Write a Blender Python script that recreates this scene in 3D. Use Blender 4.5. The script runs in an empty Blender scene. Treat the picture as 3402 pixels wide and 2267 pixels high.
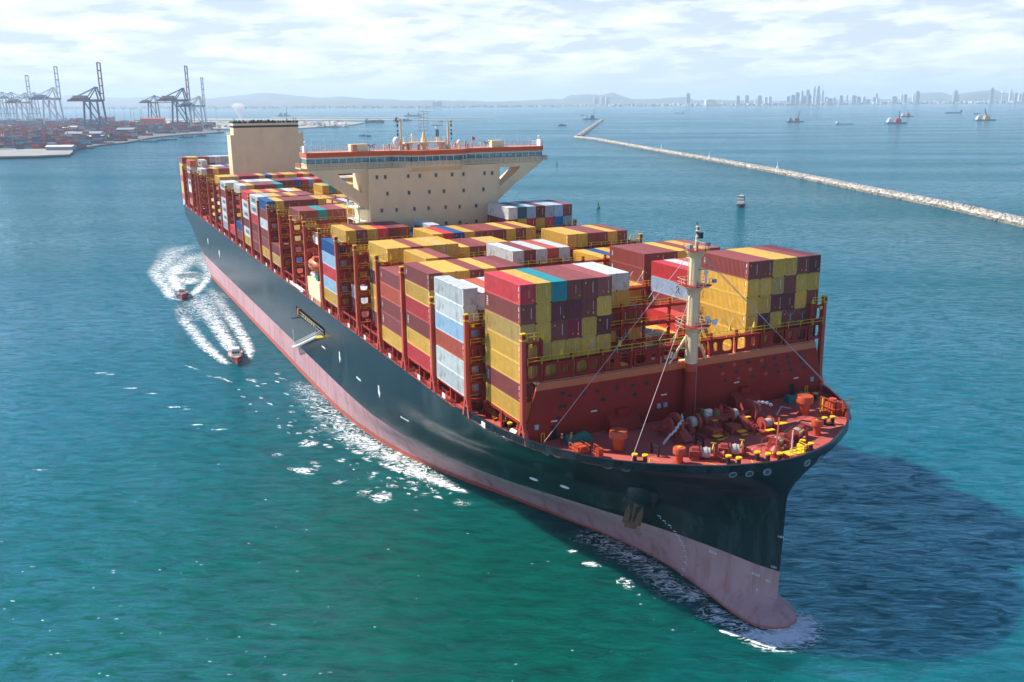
import bpy, bmesh, math, random
import numpy as np
from mathutils import Vector, Matrix
random.seed(7)
PI = math.pi
scene = bpy.context.scene
C = bpy.context.collection

# ------------------------------------------------------------------ camera
HAZE = 7.0e-5
CAM = np.array([113.73, -83.82, 71.2])
YAW, PITCH, ROLL, FPX, W0, H0 = 2.69234, -0.25415, -0.0081, 3072.48, 3402.0, 2267.0
_d = np.array([math.cos(YAW)*math.cos(PITCH), math.sin(YAW)*math.cos(PITCH), math.sin(PITCH)])
_r = np.cross(_d, [0, 0, 1]); _r /= np.linalg.norm(_r); _u = np.cross(_r, _d)
_r2 = _r*math.cos(ROLL)+_u*math.sin(ROLL); _u2 = _u*math.cos(ROLL)-_r*math.sin(ROLL)
camd = bpy.data.cameras.new('camera'); cam = bpy.data.objects.new('camera', camd); C.objects.link(cam)
camd.lens = 36*FPX/W0; camd.sensor_width = 36; camd.clip_start = 1; camd.clip_end = 120000
cam.matrix_world = Matrix(((_r2[0], _u2[0], -_d[0], CAM[0]), (_r2[1], _u2[1], -_d[1], CAM[1]), (_r2[2], _u2[2], -_d[2], CAM[2]), (0, 0, 0, 1)))
scene.camera = cam

def ray(u, v, axis, val):
    """surveying helper: the world point seen in direction (u, v) on the plane axis=val"""
    k = _d+_r2*(u-W0/2)/FPX-_u2*(v-H0/2)/FPX
    return CAM+k*(val-CAM[axis])/k[axis]
def sea(u, v, z=0.0):
    p = ray(u, v, 2, z); return (float(p[0]), float(p[1]))
def dist(p): return math.hypot(p[0]-CAM[0], p[1]-CAM[1])

# ------------------------------------------------------------------ world, sun, exposure
SUN_DIR = Vector((-0.735, -0.78, 1.0)).normalized()
el = math.asin(SUN_DIR.z)
world = bpy.data.worlds.new('World'); scene.world = world; world.use_nodes = True
nt = world.node_tree; nt.nodes.clear()
def N(nt, t, **kw):
    n = nt.nodes.new(t)
    for k, v in kw.items():
        if k.startswith('i_'):
            n.inputs[int(k[2:]) if k[2:].isdigit() else k[2:].replace('_', ' ')].default_value = v
        else: setattr(n, k, v)
    return n
def ramp(nt, stops, interp='EASE'):
    n = nt.nodes.new('ShaderNodeValToRGB'); cr = n.color_ramp; cr.interpolation = interp
    while len(cr.elements) < len(stops): cr.elements.new(0.5)
    for e, (p, c) in zip(cr.elements, stops):
        e.position = p; e.color = (c, c, c, 1) if isinstance(c, (int, float)) else tuple(c)+(1,)
    return n
sky = N(nt, 'ShaderNodeTexSky', sky_type='NISHITA', sun_disc=False, sun_elevation=el,
        sun_rotation=math.atan2(SUN_DIR.x, SUN_DIR.y), altitude=50, air_density=1.0, dust_density=0.25, ozone_density=3.0)
tc = N(nt, 'ShaderNodeTexCoord'); sep = N(nt, 'ShaderNodeSeparateXYZ'); nt.links.new(tc.outputs['Generated'], sep.inputs[0])
zc = N(nt, 'ShaderNodeMath', operation='MAXIMUM', i_1=0.0); nt.links.new(sep.outputs['Z'], zc.inputs[0])
za = N(nt, 'ShaderNodeMath', operation='ADD', i_1=0.16); nt.links.new(zc.outputs[0], za.inputs[0])
dx = N(nt, 'ShaderNodeMath', operation='DIVIDE'); dy = N(nt, 'ShaderNodeMath', operation='DIVIDE')
nt.links.new(sep.outputs['X'], dx.inputs[0]); nt.links.new(za.outputs[0], dx.inputs[1])
nt.links.new(sep.outputs['Y'], dy.inputs[0]); nt.links.new(za.outputs[0], dy.inputs[1])
cb = N(nt, 'ShaderNodeCombineXYZ'); nt.links.new(dx.outputs[0], cb.inputs[0]); nt.links.new(dy.outputs[0], cb.inputs[1])
zs = N(nt, 'ShaderNodeMath', operation='MULTIPLY', i_1=13.0); nt.links.new(zc.outputs[0], zs.inputs[0]); nt.links.new(zs.outputs[0], cb.inputs[2])
n1 = N(nt, 'ShaderNodeTexNoise', i_Scale=2.9, i_Detail=10.0, i_Roughness=0.55, i_Distortion=0.15); nt.links.new(cb.outputs[0], n1.inputs['Vector'])
r1 = ramp(nt, [(0.42, 0.0), (0.50, 0.55), (0.60, 1.0)]); nt.links.new(n1.outputs[0], r1.inputs[0])
n2 = N(nt, 'ShaderNodeTexNoise', i_Scale=3.4, i_Detail=8.0, i_Roughness=0.6); nt.links.new(cb.outputs[0], n2.inputs['Vector'])
r2 = ramp(nt, [(0.35, (7.8, 8.6, 9.6)), (0.60, (10.6, 10.8, 11.0))]); nt.links.new(n2.outputs[0], r2.inputs[0])
# pale milky air low over the horizon, clear blue higher up
hz = ramp(nt, [(0.0, 0.97), (0.09, 0.88), (0.15, 0.35), (0.24, 0.06), (1.0, 0.0)], 'LINEAR'); nt.links.new(zc.outputs[0], hz.inputs[0])
mixh = N(nt, 'ShaderNodeMixRGB', i_Color2=(6.5, 7.3, 8.7, 1)); nt.links.new(hz.outputs[0], mixh.inputs[0]); tint = N(nt, 'ShaderNodeMixRGB', blend_type='MULTIPLY', i_0=1.0, i_Color2=(0.42, 0.76, 1.12, 1)); nt.links.new(sky.outputs[0], tint.inputs[1]); nt.links.new(tint.outputs[0], mixh.inputs[1])
# fewer clouds towards the zenith
hc = ramp(nt, [(0.0, 0.35), (0.04, 0.9), (0.11, 0.95), (0.17, 0.30), (0.28, 0.10), (1.0, 0.06)], 'LINEAR'); nt.links.new(zc.outputs[0], hc.inputs[0])
mm = N(nt, 'ShaderNodeMath', operation='MULTIPLY'); nt.links.new(r1.outputs[0], mm.inputs[0]); nt.links.new(hc.outputs[0], mm.inputs[1])
mixc = N(nt, 'ShaderNodeMixRGB'); nt.links.new(mm.outputs[0], mixc.inputs[0]); nt.links.new(mixh.outputs[0], mixc.inputs[1]); nt.links.new(r2.outputs[0], mixc.inputs[2])
bg = N(nt, 'ShaderNodeBackground', i_Strength=0.076); nt.links.new(mixc.outputs[0], bg.inputs[0])
out = N(nt, 'ShaderNodeOutputWorld'); nt.links.new(bg.outputs[0], out.inputs[0])

sl = bpy.data.lights.new('sun', 'SUN'); sl.energy = 5.0; sl.angle = math.radians(0.53); sl.color = (1.0, 0.945, 0.86)
so = bpy.data.objects.new('sun', sl); C.objects.link(so); so.rotation_euler = SUN_DIR.to_track_quat('Z', 'Y').to_euler(); so.location = (0, 0, 300)
scene.view_settings.view_transform = 'Standard'; scene.view_settings.look = 'None'
scene.view_settings.exposure = 0.66; scene.view_settings.gamma = 1.0; scene.view_settings.use_curve_mapping = False
scene.render.engine = 'CYCLES'
scene.cycles.max_bounces = 6; scene.cycles.transparent_max_bounces = 8; scene.cycles.volume_bounces = 1

# ------------------------------------------------------------------ materials
MATS = {}
def mat(name, col, rough=0.5, var=0.12, vscale=0.6, metal=0.0, bump=0.0, bscale=4.0, spec=0.5, stain=None, stain_amt=0.0, stain_scale=0.5, objvar=0.0, emit=None):
    m = bpy.data.materials.new(name); m.use_nodes = True; t = m.node_tree; b = t.nodes['Principled BSDF']
    b.inputs['Roughness'].default_value = rough; b.inputs['Metallic'].default_value = metal
    b.inputs['Specular IOR Level'].default_value = spec
    tcn = N(t, 'ShaderNodeTexCoord')
    nz = N(t, 'ShaderNodeTexNoise', i_Scale=vscale, i_Detail=6.0, i_Roughness=0.6); t.links.new(tcn.outputs['Object'], nz.inputs['Vector'])
    mr = N(t, 'ShaderNodeMapRange', i_3=1.0-var, i_4=1.0+var); mr.inputs[1].default_value = 0.3; mr.inputs[2].default_value = 0.7
    t.links.new(nz.outputs[0], mr.inputs[0])
    val = mr.outputs[0]
    if objvar:
        oi = N(t, 'ShaderNodeObjectInfo'); m2 = N(t, 'ShaderNodeMapRange', i_3=1.0-objvar, i_4=1.0+objvar*0.6); t.links.new(oi.outputs['Random'], m2.inputs[0])
        mu = N(t, 'ShaderNodeMath', operation='MULTIPLY'); t.links.new(val, mu.inputs[0]); t.links.new(m2.outputs[0], mu.inputs[1]); val = mu.outputs[0]
    hs = N(t, 'ShaderNodeHueSaturation'); hs.inputs['Color'].default_value = tuple(col)+(1,); t.links.new(val, hs.inputs['Value'])
    cout = hs.outputs[0]
    if stain:
        n3 = N(t, 'ShaderNodeTexNoise', i_Scale=stain_scale, i_Detail=9.0, i_Roughness=0.68)
        mp = N(t, 'ShaderNodeMapping'); mp.inputs['Scale'].default_value = (1, 1, 0.45); t.links.new(tcn.outputs['Object'], mp.inputs[0]); t.links.new(mp.outputs[0], n3.inputs['Vector'])
        rr = ramp(t, [(0.52, 0.0), (0.72, stain_amt)], 'LINEAR'); t.links.new(n3.outputs[0], rr.inputs[0])
        mx = N(t, 'ShaderNodeMixRGB', i_Color2=tuple(stain)+(1,)); t.links.new(rr.outputs[0], mx.inputs[0]); t.links.new(cout, mx.inputs[1]); cout = mx.outputs[0]
    t.links.new(cout, b.inputs['Base Color'])
    if bump:
        bn = N(t, 'ShaderNodeTexNoise', i_Scale=bscale, i_Detail=5.0); t.links.new(tcn.outputs['Object'], bn.inputs['Vector'])
        bp = N(t, 'ShaderNodeBump', i_Strength=bump); t.links.new(bn.outputs[0], bp.inputs['Height']); t.links.new(bp.outputs[0], b.inputs['Normal'])
    if emit: b.inputs['Emission Color'].default_value = tuple(emit)+(1,); b.inputs['Emission Strength'].default_value = 1
    MATS[name] = m; return m

# container paints: colour word -> material
PAINT = {
 'Y': ('yellow', (0.72, 0.435, 0.075)), 'B': ('brown', (0.285, 0.066, 0.054)), 'D': ('dark brown', (0.175, 0.038, 0.044)),
 'R': ('red', (0.62, 0.055, 0.060)), 'O': ('orange red', (0.58, 0.115, 0.060)), 'W': ('white', (0.66, 0.68, 0.66)),
 'G': ('pale grey', (0.44, 0.50, 0.53)), 'L': ('light blue', (0.38, 0.52, 0.64)), 'U': ('blue', (0.020, 0.105, 0.30)),
 'T': ('teal', (0.025, 0.33, 0.36)), 'M': ('crimson', (0.33, 0.020, 0.050)), 'P': ('pinkish brown', (0.36, 0.085, 0.075)),
 'S': ('sand yellow', (0.60, 0.40, 0.13)), 'K': ('deep teal', (0.03, 0.14, 0.18)), 'C': ('bright blue', (0.02, 0.22, 0.45))}
for k, (nm, c) in PAINT.items():
    st = (0.20, 0.085, 0.035) if k in 'WGLSY' else (0.10, 0.03, 0.02)
    amt = 0.75 if k in 'WG' else (0.45 if k in 'LS' else (0.22 if k == 'Y' else 0.3))
    mat('paint_'+nm.replace(' ', '_'), c, rough=0.52, var=0.10, vscale=0.8, stain=st, stain_amt=amt, stain_scale=0.9, objvar=0.16)
    MATS[k] = MATS['paint_'+nm.replace(' ', '_')]
mat('ship_red', (0.30, 0.022, 0.014), 0.6, 0.15, 0.3, spec=0.25, stain=(0.16, 0.03, 0.02), stain_amt=0.4)
mat('post_red', (0.47, 0.065, 0.035), 0.5, 0.10, 0.3)
mat('deck_red', (0.46, 0.090, 0.070), 0.7, 0.10, 0.35, stain=(0.22, 0.05, 0.04), stain_amt=0.55, stain_scale=0.25)
mat('machine_red', (0.34, 0.050, 0.036), 0.5, 0.15, 1.0)
mat('vent_orange', (0.50, 0.075, 0.025), 0.5, 0.08, 1.0)
mat('rail_yellow', (0.75, 0.50, 0.02), 0.5, 0.08)
mat('cream', (0.82, 0.63, 0.37), 0.55, 0.06, 0.15, bump=0.12, bscale=0.5, stain=(0.5, 0.36, 0.2), stain_amt=0.3, stain_scale=0.2)
mat('cream_white', (0.72, 0.70, 0.64), 0.5, 0.05)
mat('bridge_orange', (0.66, 0.10, 0.015), 0.5, 0.06)
mat('white_paint', (0.78, 0.78, 0.76), 0.45, 0.06)
mat('black_paint', (0.018, 0.018, 0.022), 0.4, 0.1)
mat('dark_grey', (0.06, 0.065, 0.07), 0.5, 0.15)
mat('mid_grey', (0.28, 0.29, 0.30), 0.5, 0.1)
mat('steel', (0.30, 0.33, 0.36), 0.4, 0.12, metal=0.5)
mat('rope', (0.42, 0.39, 0.35), 0.9, 0.15, 3.0)
mat('chain', (0.70, 0.72, 0.74), 0.5, 0.1)
mat('rust', (0.16, 0.075, 0.045), 0.8, 0.3, 2.0)
mat('glass', (0.10, 0.22, 0.26), 0.05, 0.25, 0.6, spec=1.0)
mat('tarp_green', (0.02, 0.17, 0.13), 0.75, 0.25, 1.5, bump=0.6)
mat('lifeboat_orange', (0.70, 0.14, 0.03), 0.4, 0.05)
mat('boat_red', (0.50, 0.09, 0.06), 0.45, 0.08)
mat('green_paint', (0.02, 0.22, 0.07), 0.5, 0.1)
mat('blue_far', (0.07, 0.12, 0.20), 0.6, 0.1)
mat('concrete', (0.30, 0.285, 0.26), 0.85, 0.15, 0.05)
mat('sand', (0.36, 0.32, 0.25), 0.9, 0.25, 0.01)
mat('rock_pale', (0.42, 0.385, 0.335), 0.9, 0.25, 0.4)
mat('rock_wet', (0.17, 0.15, 0.12), 0.9, 0.3, 0.4)
mat('foliage', (0.055, 0.085, 0.03), 0.85, 0.4, 0.1)
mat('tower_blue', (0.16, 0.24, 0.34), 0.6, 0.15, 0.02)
mat('recess_shade', (0.006, 0.007, 0.010), 1.0, 0.2, spec=0.0)
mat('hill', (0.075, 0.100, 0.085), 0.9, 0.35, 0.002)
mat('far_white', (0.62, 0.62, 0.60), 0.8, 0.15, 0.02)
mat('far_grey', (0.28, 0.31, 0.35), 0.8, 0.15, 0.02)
mat('crane_blue', (0.04, 0.09, 0.18), 0.6, 0.1)
mat('crane_red', (0.22, 0.05, 0.06), 0.6, 0.1)
mat('skin', (0.45, 0.26, 0.18), 0.6, 0.05)
mat('vest_orange', (0.75, 0.20, 0.02), 0.8, 0.05)
mat('khaki', (0.36, 0.30, 0.12), 0.85, 0.05)
mat('navy', (0.02, 0.025, 0.05), 0.8, 0.05)

# ------------------------------------------------------------------ mesh builder
class MB:
    def __init__(s): s.v = []; s.f = []; s.m = []; s.mats = []; s.cur = 0
    def use(s, name):
        if name not in s.mats: s.mats.append(name)
        s.cur = s.mats.index(name); return s
    def add(s, vs, fs):
        b = len(s.v); s.v += [tuple(map(float, q)) for q in vs]
        for f in fs: s.f.append([b+i for i in f]); s.m.append(s.cur)
        return s
    def box(s, x0, x1, y0, y1, z0, z1):
        return s.add([(x0,y0,z0),(x1,y0,z0),(x1,y1,z0),(x0,y1,z0),(x0,y0,z1),(x1,y0,z1),(x1,y1,z1),(x0,y1,z1)],
                     [(0,3,2,1),(4,5,6,7),(0,1,5,4),(1,2,6,5),(2,3,7,6),(3,0,4,7)])
    def hexa(s, bot, top):
        n = len(bot)
        return s.add(list(bot)+list(top), [list(range(n))[::-1], list(range(n, 2*n))]+[(i,(i+1)%n,n+(i+1)%n,n+i) for i in range(n)])
    def cyl(s, a, b, r0, r1=None, n=10, caps=True):
        r1 = r0 if r1 is None else r1
        a = Vector(a); b = Vector(b); d = (b-a)
        if d.length < 1e-6: return s
        d.normalize(); q = d.to_track_quat('Z', 'Y'); vs = []
        for c, r in ((a, r0), (b, r1)):
            for i in range(n):
                t = 2*PI*i/n; vs.append(c+q@Vector((r*math.cos(t), r*math.sin(t), 0)))
        fs = [(i,(i+1)%n,n+(i+1)%n,n+i) for i in range(n)]
        if caps: fs += [tuple(range(n))[::-1], tuple(range(n, 2*n))]
        return s.add(vs, fs)
    def bar(s, a, b, w, h=None):
        h = w if h is None else h
        a = Vector(a); b = Vector(b); d = b-a
        if d.length < 1e-6: return s
        d.normalize(); up = Vector((0,0,1)) if abs(d.z) < 0.95 else Vector((1,0,0))
        r = d.cross(up).normalized(); u = r.cross(d)
        vs = [c+r*(sx*w/2)+u*(sy*h/2) for c in (a, b) for sx, sy in ((-1,-1),(1,-1),(1,1),(-1,1))]
        return s.add(vs, [(0,3,2,1),(4,5,6,7),(0,1,5,4),(1,2,6,5),(2,3,7,6),(3,0,4,7)])
    def path(s, pts, r, n=6):
        for a, b in zip(pts, pts[1:]): s.cyl(a, b, r, r, n)
        return s
    def lathe(s, prof, c=(0,0,0), n=20, axis='Z'):
        vs = []
        for r, z in prof:
            for i in range(n):
                t = 2*PI*i/n; p = (r*math.cos(t), r*math.sin(t), z)
                if axis == 'Y': p = (p[0], p[2], p[1])
                if axis == 'X': p = (p[2], p[0], p[1])
                vs.append((c[0]+p[0], c[1]+p[1], c[2]+p[2]))
        fs = []
        for k in range(len(prof)-1):
            for i in range(n):
                j = (i+1) % n; fs.append((k*n+i, k*n+j, (k+1)*n+j, (k+1)*n+i))
        fs += [tuple(range(n))[::-1], tuple(range((len(prof)-1)*n, len(prof)*n))]
        return s.add(vs, fs)
    def ball(s, c, r, n=14, sz=1.0):
        k = 8; prof = [(max(0.001, math.sin(PI*i/k))*r, -math.cos(PI*i/k)*r*sz) for i in range(k+1)]
        return s.lathe(prof, c, n)
    def plate(s, pts, thick, axis=0):
        """closed polygon given in 3D, thickened along an axis"""
        o = [0,0,0]; o[axis] = thick
        return s.hexa(pts, [tuple(p[i]+o[i] for i in range(3)) for p in pts])
    def ring_plate(s, outer, inner, x0, x1):
        """frame with a hole: outer and inner loops (same count) in (y,z), between x0 and x1"""
        n = len(outer); vs = []
        for x in (x0, x1):
            vs += [(x, y, z) for y, z in outer]+[(x, y, z) for y, z in inner]
        fs = []
        for i in range(n):
            j = (i+1) % n
            fs += [(i, j, n+j, n+i), (2*n+i, 3*n+i, 3*n+j, 2*n+j), (i, 2*n+i, 2*n+j, j), (n+i, n+j, 3*n+j, 3*n+i)]
        return s.add(vs, fs)
    def rail(s, pts, h=1.1, r=0.035, step=1.5, levels=2):
        for a, b in zip(pts, pts[1:]):
            a = Vector(a); b = Vector(b); L = (b-a).length
            if L < 0.05: continue
            for k in range(1, levels+1): s.bar(a+Vector((0,0,h*k/levels)), b+Vector((0,0,h*k/levels)), r*2)
            n = max(1, int(L/step))
            for i in range(n+1): q = a.lerp(b, i/n); s.bar(q, q+Vector((0,0,h)), r*2)
        return s
    def build(s, name, parent=None, smooth=False, loc=None):
        me = bpy.data.meshes.new(name); me.from_pydata(s.v, [], s.f)
        for m in s.mats: me.materials.append(MATS[m])
        me.polygons.foreach_set('material_index', s.m)
        bm = bmesh.new(); bm.from_mesh(me); bmesh.ops.recalc_face_normals(bm, faces=bm.faces); bm.to_mesh(me); bm.free()
        if smooth: me.polygons.foreach_set('use_smooth', [True]*len(me.polygons))
        me.update()
        o = bpy.data.objects.new(name, me); C.objects.link(o)
        if loc: o.location = loc
        if parent: o.parent = parent
        return o
def M(m): return MB().use(m)
def smooth_angle(o, deg=35):
    me = o.data; me.polygons.foreach_set('use_smooth', [True]*len(me.polygons))
    try: me.set_sharp_from_angle(angle=math.radians(deg))
    except Exception: pass
    return o
def tag(o, label=None, cat=None, group=None, kind=None):
    for k, v in (('label', label), ('category', cat), ('group', group), ('kind', kind)):
        if v: o[k] = v
    return o
def empty(name, loc=(0,0,0), rz=0.0, parent=None):
    o = bpy.data.objects.new(name, None); C.objects.link(o); o.location = loc; o.rotation_euler = (0,0,rz)
    if parent: o.parent = parent
    return o
def copy_tree(o, parent=None):
    c = o.copy(); C.objects.link(c)
    if parent is not None: c.parent = parent
    for ch in [x for x in bpy.data.objects if x.parent == o]: copy_tree(ch, c)
    return c
def text_mesh(body, size, m, depth=0.01, name='lettering'):
    cu = bpy.data.curves.new('t', 'FONT'); cu.body = body; cu.size = size; cu.extrude = depth; cu.align_x = 'CENTER'; cu.align_y = 'CENTER'
    cu.resolution_u = 2
    ob = bpy.data.objects.new('t', cu); C.objects.link(ob)
    bpy.context.view_layer.update()
    me = bpy.data.meshes.new_from_object(ob.evaluated_get(bpy.context.evaluated_depsgraph_get()))
    bpy.data.objects.remove(ob); me.materials.clear(); me.materials.append(MATS[m]); me.name = name
    return me
# ------------------------------------------------------------------ water
def make_water():
    m = bpy.data.materials.new('sea_water'); m.use_nodes = True; t = m.node_tree; t.nodes.clear()
    g = N(t, 'ShaderNodeNewGeometry')
    mp = N(t, 'ShaderNodeMapping'); mp.inputs['Rotation'].default_value = (0, 0, -2.60); t.links.new(g.outputs['Position'], mp.inputs[0])
    def ns(sx, sy, detail, rough=0.55, dist=0.0):
        q = N(t, 'ShaderNodeMapping'); q.inputs['Scale'].default_value = (sx, sy, 1); t.links.new(mp.outputs[0], q.inputs[0])
        n = N(t, 'ShaderNodeTexNoise', i_Scale=1.0, i_Detail=detail, i_Roughness=rough, i_Distortion=dist); t.links.new(q.outputs[0], n.inputs['Vector']); return n.outputs[0]
    w1 = ns(0.10, 0.035, 3.0, 0.5, 0.6); w2 = ns(0.50, 0.19, 5.0, 0.62, 0.6); w3 = ns(1.7, 0.8, 6.0, 0.7, 0.4)
    def madd(a, k, prev=None):
        n = N(t, 'ShaderNodeMath', operation='MULTIPLY_ADD', i_1=k, i_2=0.0); t.links.new(a, n.inputs[0])
        if prev is not None: t.links.new(prev, n.inputs[2])
        return n.outputs[0]
    h = madd(w3, 0.55, madd(w2, 1.7, madd(w1, 2.4)))
    bp = N(t, 'ShaderNodeBump', i_Strength=1.0, i_Distance=WAVE); t.links.new(h, bp.inputs['Height'])
    # suspended silt: greener and bluer patches, wind lanes
    big = N(t, 'ShaderNodeTexNoise', i_Scale=0.006, i_Detail=5.0, i_Distortion=0.5); t.links.new(g.outputs['Position'], big.inputs['Vector'])
    rr = ramp(t, [(0.36, 0.0), (0.64, 1.0)]); t.links.new(big.outputs[0], rr.inputs[0])
    mx = N(t, 'ShaderNodeMixRGB', i_Color1=(0.002, 0.096, 0.128, 1), i_Color2=(0.0002, 0.076, 0.054, 1)); mid = N(t, 'ShaderNodeMapRange', i_3=0.62, i_4=1.4); mid.inputs[1].default_value = 0.3; mid.inputs[2].default_value = 0.7; t.links.new(w2, mid.inputs[0])  # wave shading painted in: troughs darkened, crests lightened in the water colour
    hs = N(t, 'ShaderNodeHueSaturation'); t.links.new(mid.outputs[0], hs.inputs['Value']); t.links.new(mx.outputs[0], hs.inputs['Color'])
    dv = N(t, 'ShaderNodeVectorMath', operation='DISTANCE'); dv.inputs[1].default_value = (10, -62, 0); t.links.new(g.outputs['Position'], dv.inputs[0])
    gm = N(t, 'ShaderNodeMapRange', i_3=1.0, i_4=0.0); gm.inputs[1].default_value = 20; gm.inputs[2].default_value = 120; t.links.new(dv.outputs['Value'], gm.inputs[0])
    gn = N(t, 'ShaderNodeMath', operation='MULTIPLY_ADD', i_1=0.16); t.links.new(rr.outputs[0], gn.inputs[0]); t.links.new(gm.outputs[0], gn.inputs[2]); gn.use_clamp = True
    t.links.new(gn.outputs[0], mx.inputs[0])
    dif = N(t, 'ShaderNodeBsdfDiffuse'); t.links.new(hs.outputs[0], dif.inputs['Color']); t.links.new(bp.outputs[0], dif.inputs['Normal'])
    sss = N(t, 'ShaderNodeSubsurfaceScattering', falloff='BURLEY', i_Scale=9.0); sss.inputs['Radius'].default_value = (0.5, 0.9, 1.2); t.links.new(hs.outputs[0], sss.inputs['Color'])
    gl = N(t, 'ShaderNodeBsdfGlossy', i_Roughness=0.09); gl.inputs['Color'].default_value = (0.34, 0.74, 0.97, 1)
    t.links.new(bp.outputs[0], gl.inputs['Normal'])
    f0 = N(t, 'ShaderNodeFresnel', i_IOR=1.333); fm = N(t, 'ShaderNodeMapRange'); fm.inputs[1].default_value = 0.07; fm.inputs[2].default_value = 0.5; t.links.new(f0.outputs[0], fm.inputs[0])
    gc = N(t, 'ShaderNodeMixRGB', i_Color1=(0.20, 0.58, 0.85, 1), i_Color2=(0.80, 0.93, 1.0, 1)); t.links.new(fm.outputs[0], gc.inputs[0]); t.links.new(gc.outputs[0], gl.inputs['Color'])
    fr = N(t, 'ShaderNodeFresnel', i_IOR=1.333); t.links.new(bp.outputs[0], fr.inputs['Normal'])
    # wind lanes: patches of calmer, brighter water
    lane = N(t, 'ShaderNodeTexNoise', i_Scale=1.0, i_Detail=4.0); lm = N(t, 'ShaderNodeMapping'); lm.inputs['Scale'].default_value = (0.010, 0.0022, 1); t.links.new(mp.outputs[0], lm.inputs[0]); t.links.new(lm.outputs[0], lane.inputs['Vector'])
    lr = N(t, 'ShaderNodeMapRange', i_3=0.62, i_4=1.05); lr.inputs[1].default_value = 0.35; lr.inputs[2].default_value = 0.65; t.links.new(lane.outputs[0], lr.inputs[0])
    fk = N(t, 'ShaderNodeMath', operation='MULTIPLY'); 
    # short ripples painted in: noise strengthens and weakens the sky reflection
    rp = ns(0.95, 0.30, 3.0, 0.62, 0.9); rp2 = ns(0.34, 0.13, 2.0, 0.5, 0.6)
    rs = N(t, 'ShaderNodeMath', operation='MULTIPLY_ADD', i_1=0.65); t.links.new(rp2, rs.inputs[0]); t.links.new(rp, rs.inputs[2])
    rm = N(t, 'ShaderNodeMapRange', i_3=0.35, i_4=2.4); rm.inputs[1].default_value = 0.62; rm.inputs[2].default_value = 1.05; t.links.new(rs.outputs[0], rm.inputs[0])
    f2 = N(t, 'ShaderNodeMath', operation='MULTIPLY'); t.links.new(fr.outputs[0], f2.inputs[0]); t.links.new(rm.outputs[0], f2.inputs[1]); f2.use_clamp = True
    t.links.new(f2.outputs[0], fk.inputs[0]); t.links.new(lr.outputs[0], fk.inputs[1])
    ms = N(t, 'ShaderNodeMixShader'); t.links.new(fk.outputs[0], ms.inputs[0]); mds = N(t, 'ShaderNodeMixShader', i_0=0.85); t.links.new(dif.outputs[0], mds.inputs[1]); t.links.new(sss.outputs[0], mds.inputs[2]); t.links.new(mds.outputs[0], ms.inputs[1]); t.links.new(gl.outputs[0], ms.inputs[2])
    o_ = N(t, 'ShaderNodeOutputMaterial'); t.links.new(ms.outputs[0], o_.inputs[0])
    MATS['sea_water'] = m
    R_ = 42000
    o = M('sea_water').add([(-R_,-R_,0),(R_,-R_,0),(R_,R_,0),(-R_,R_,0)], [(0,1,2,3)]).build('sea_water')
    return tag(o, kind='structure')
WAVE = 0.60
water = make_water()

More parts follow.
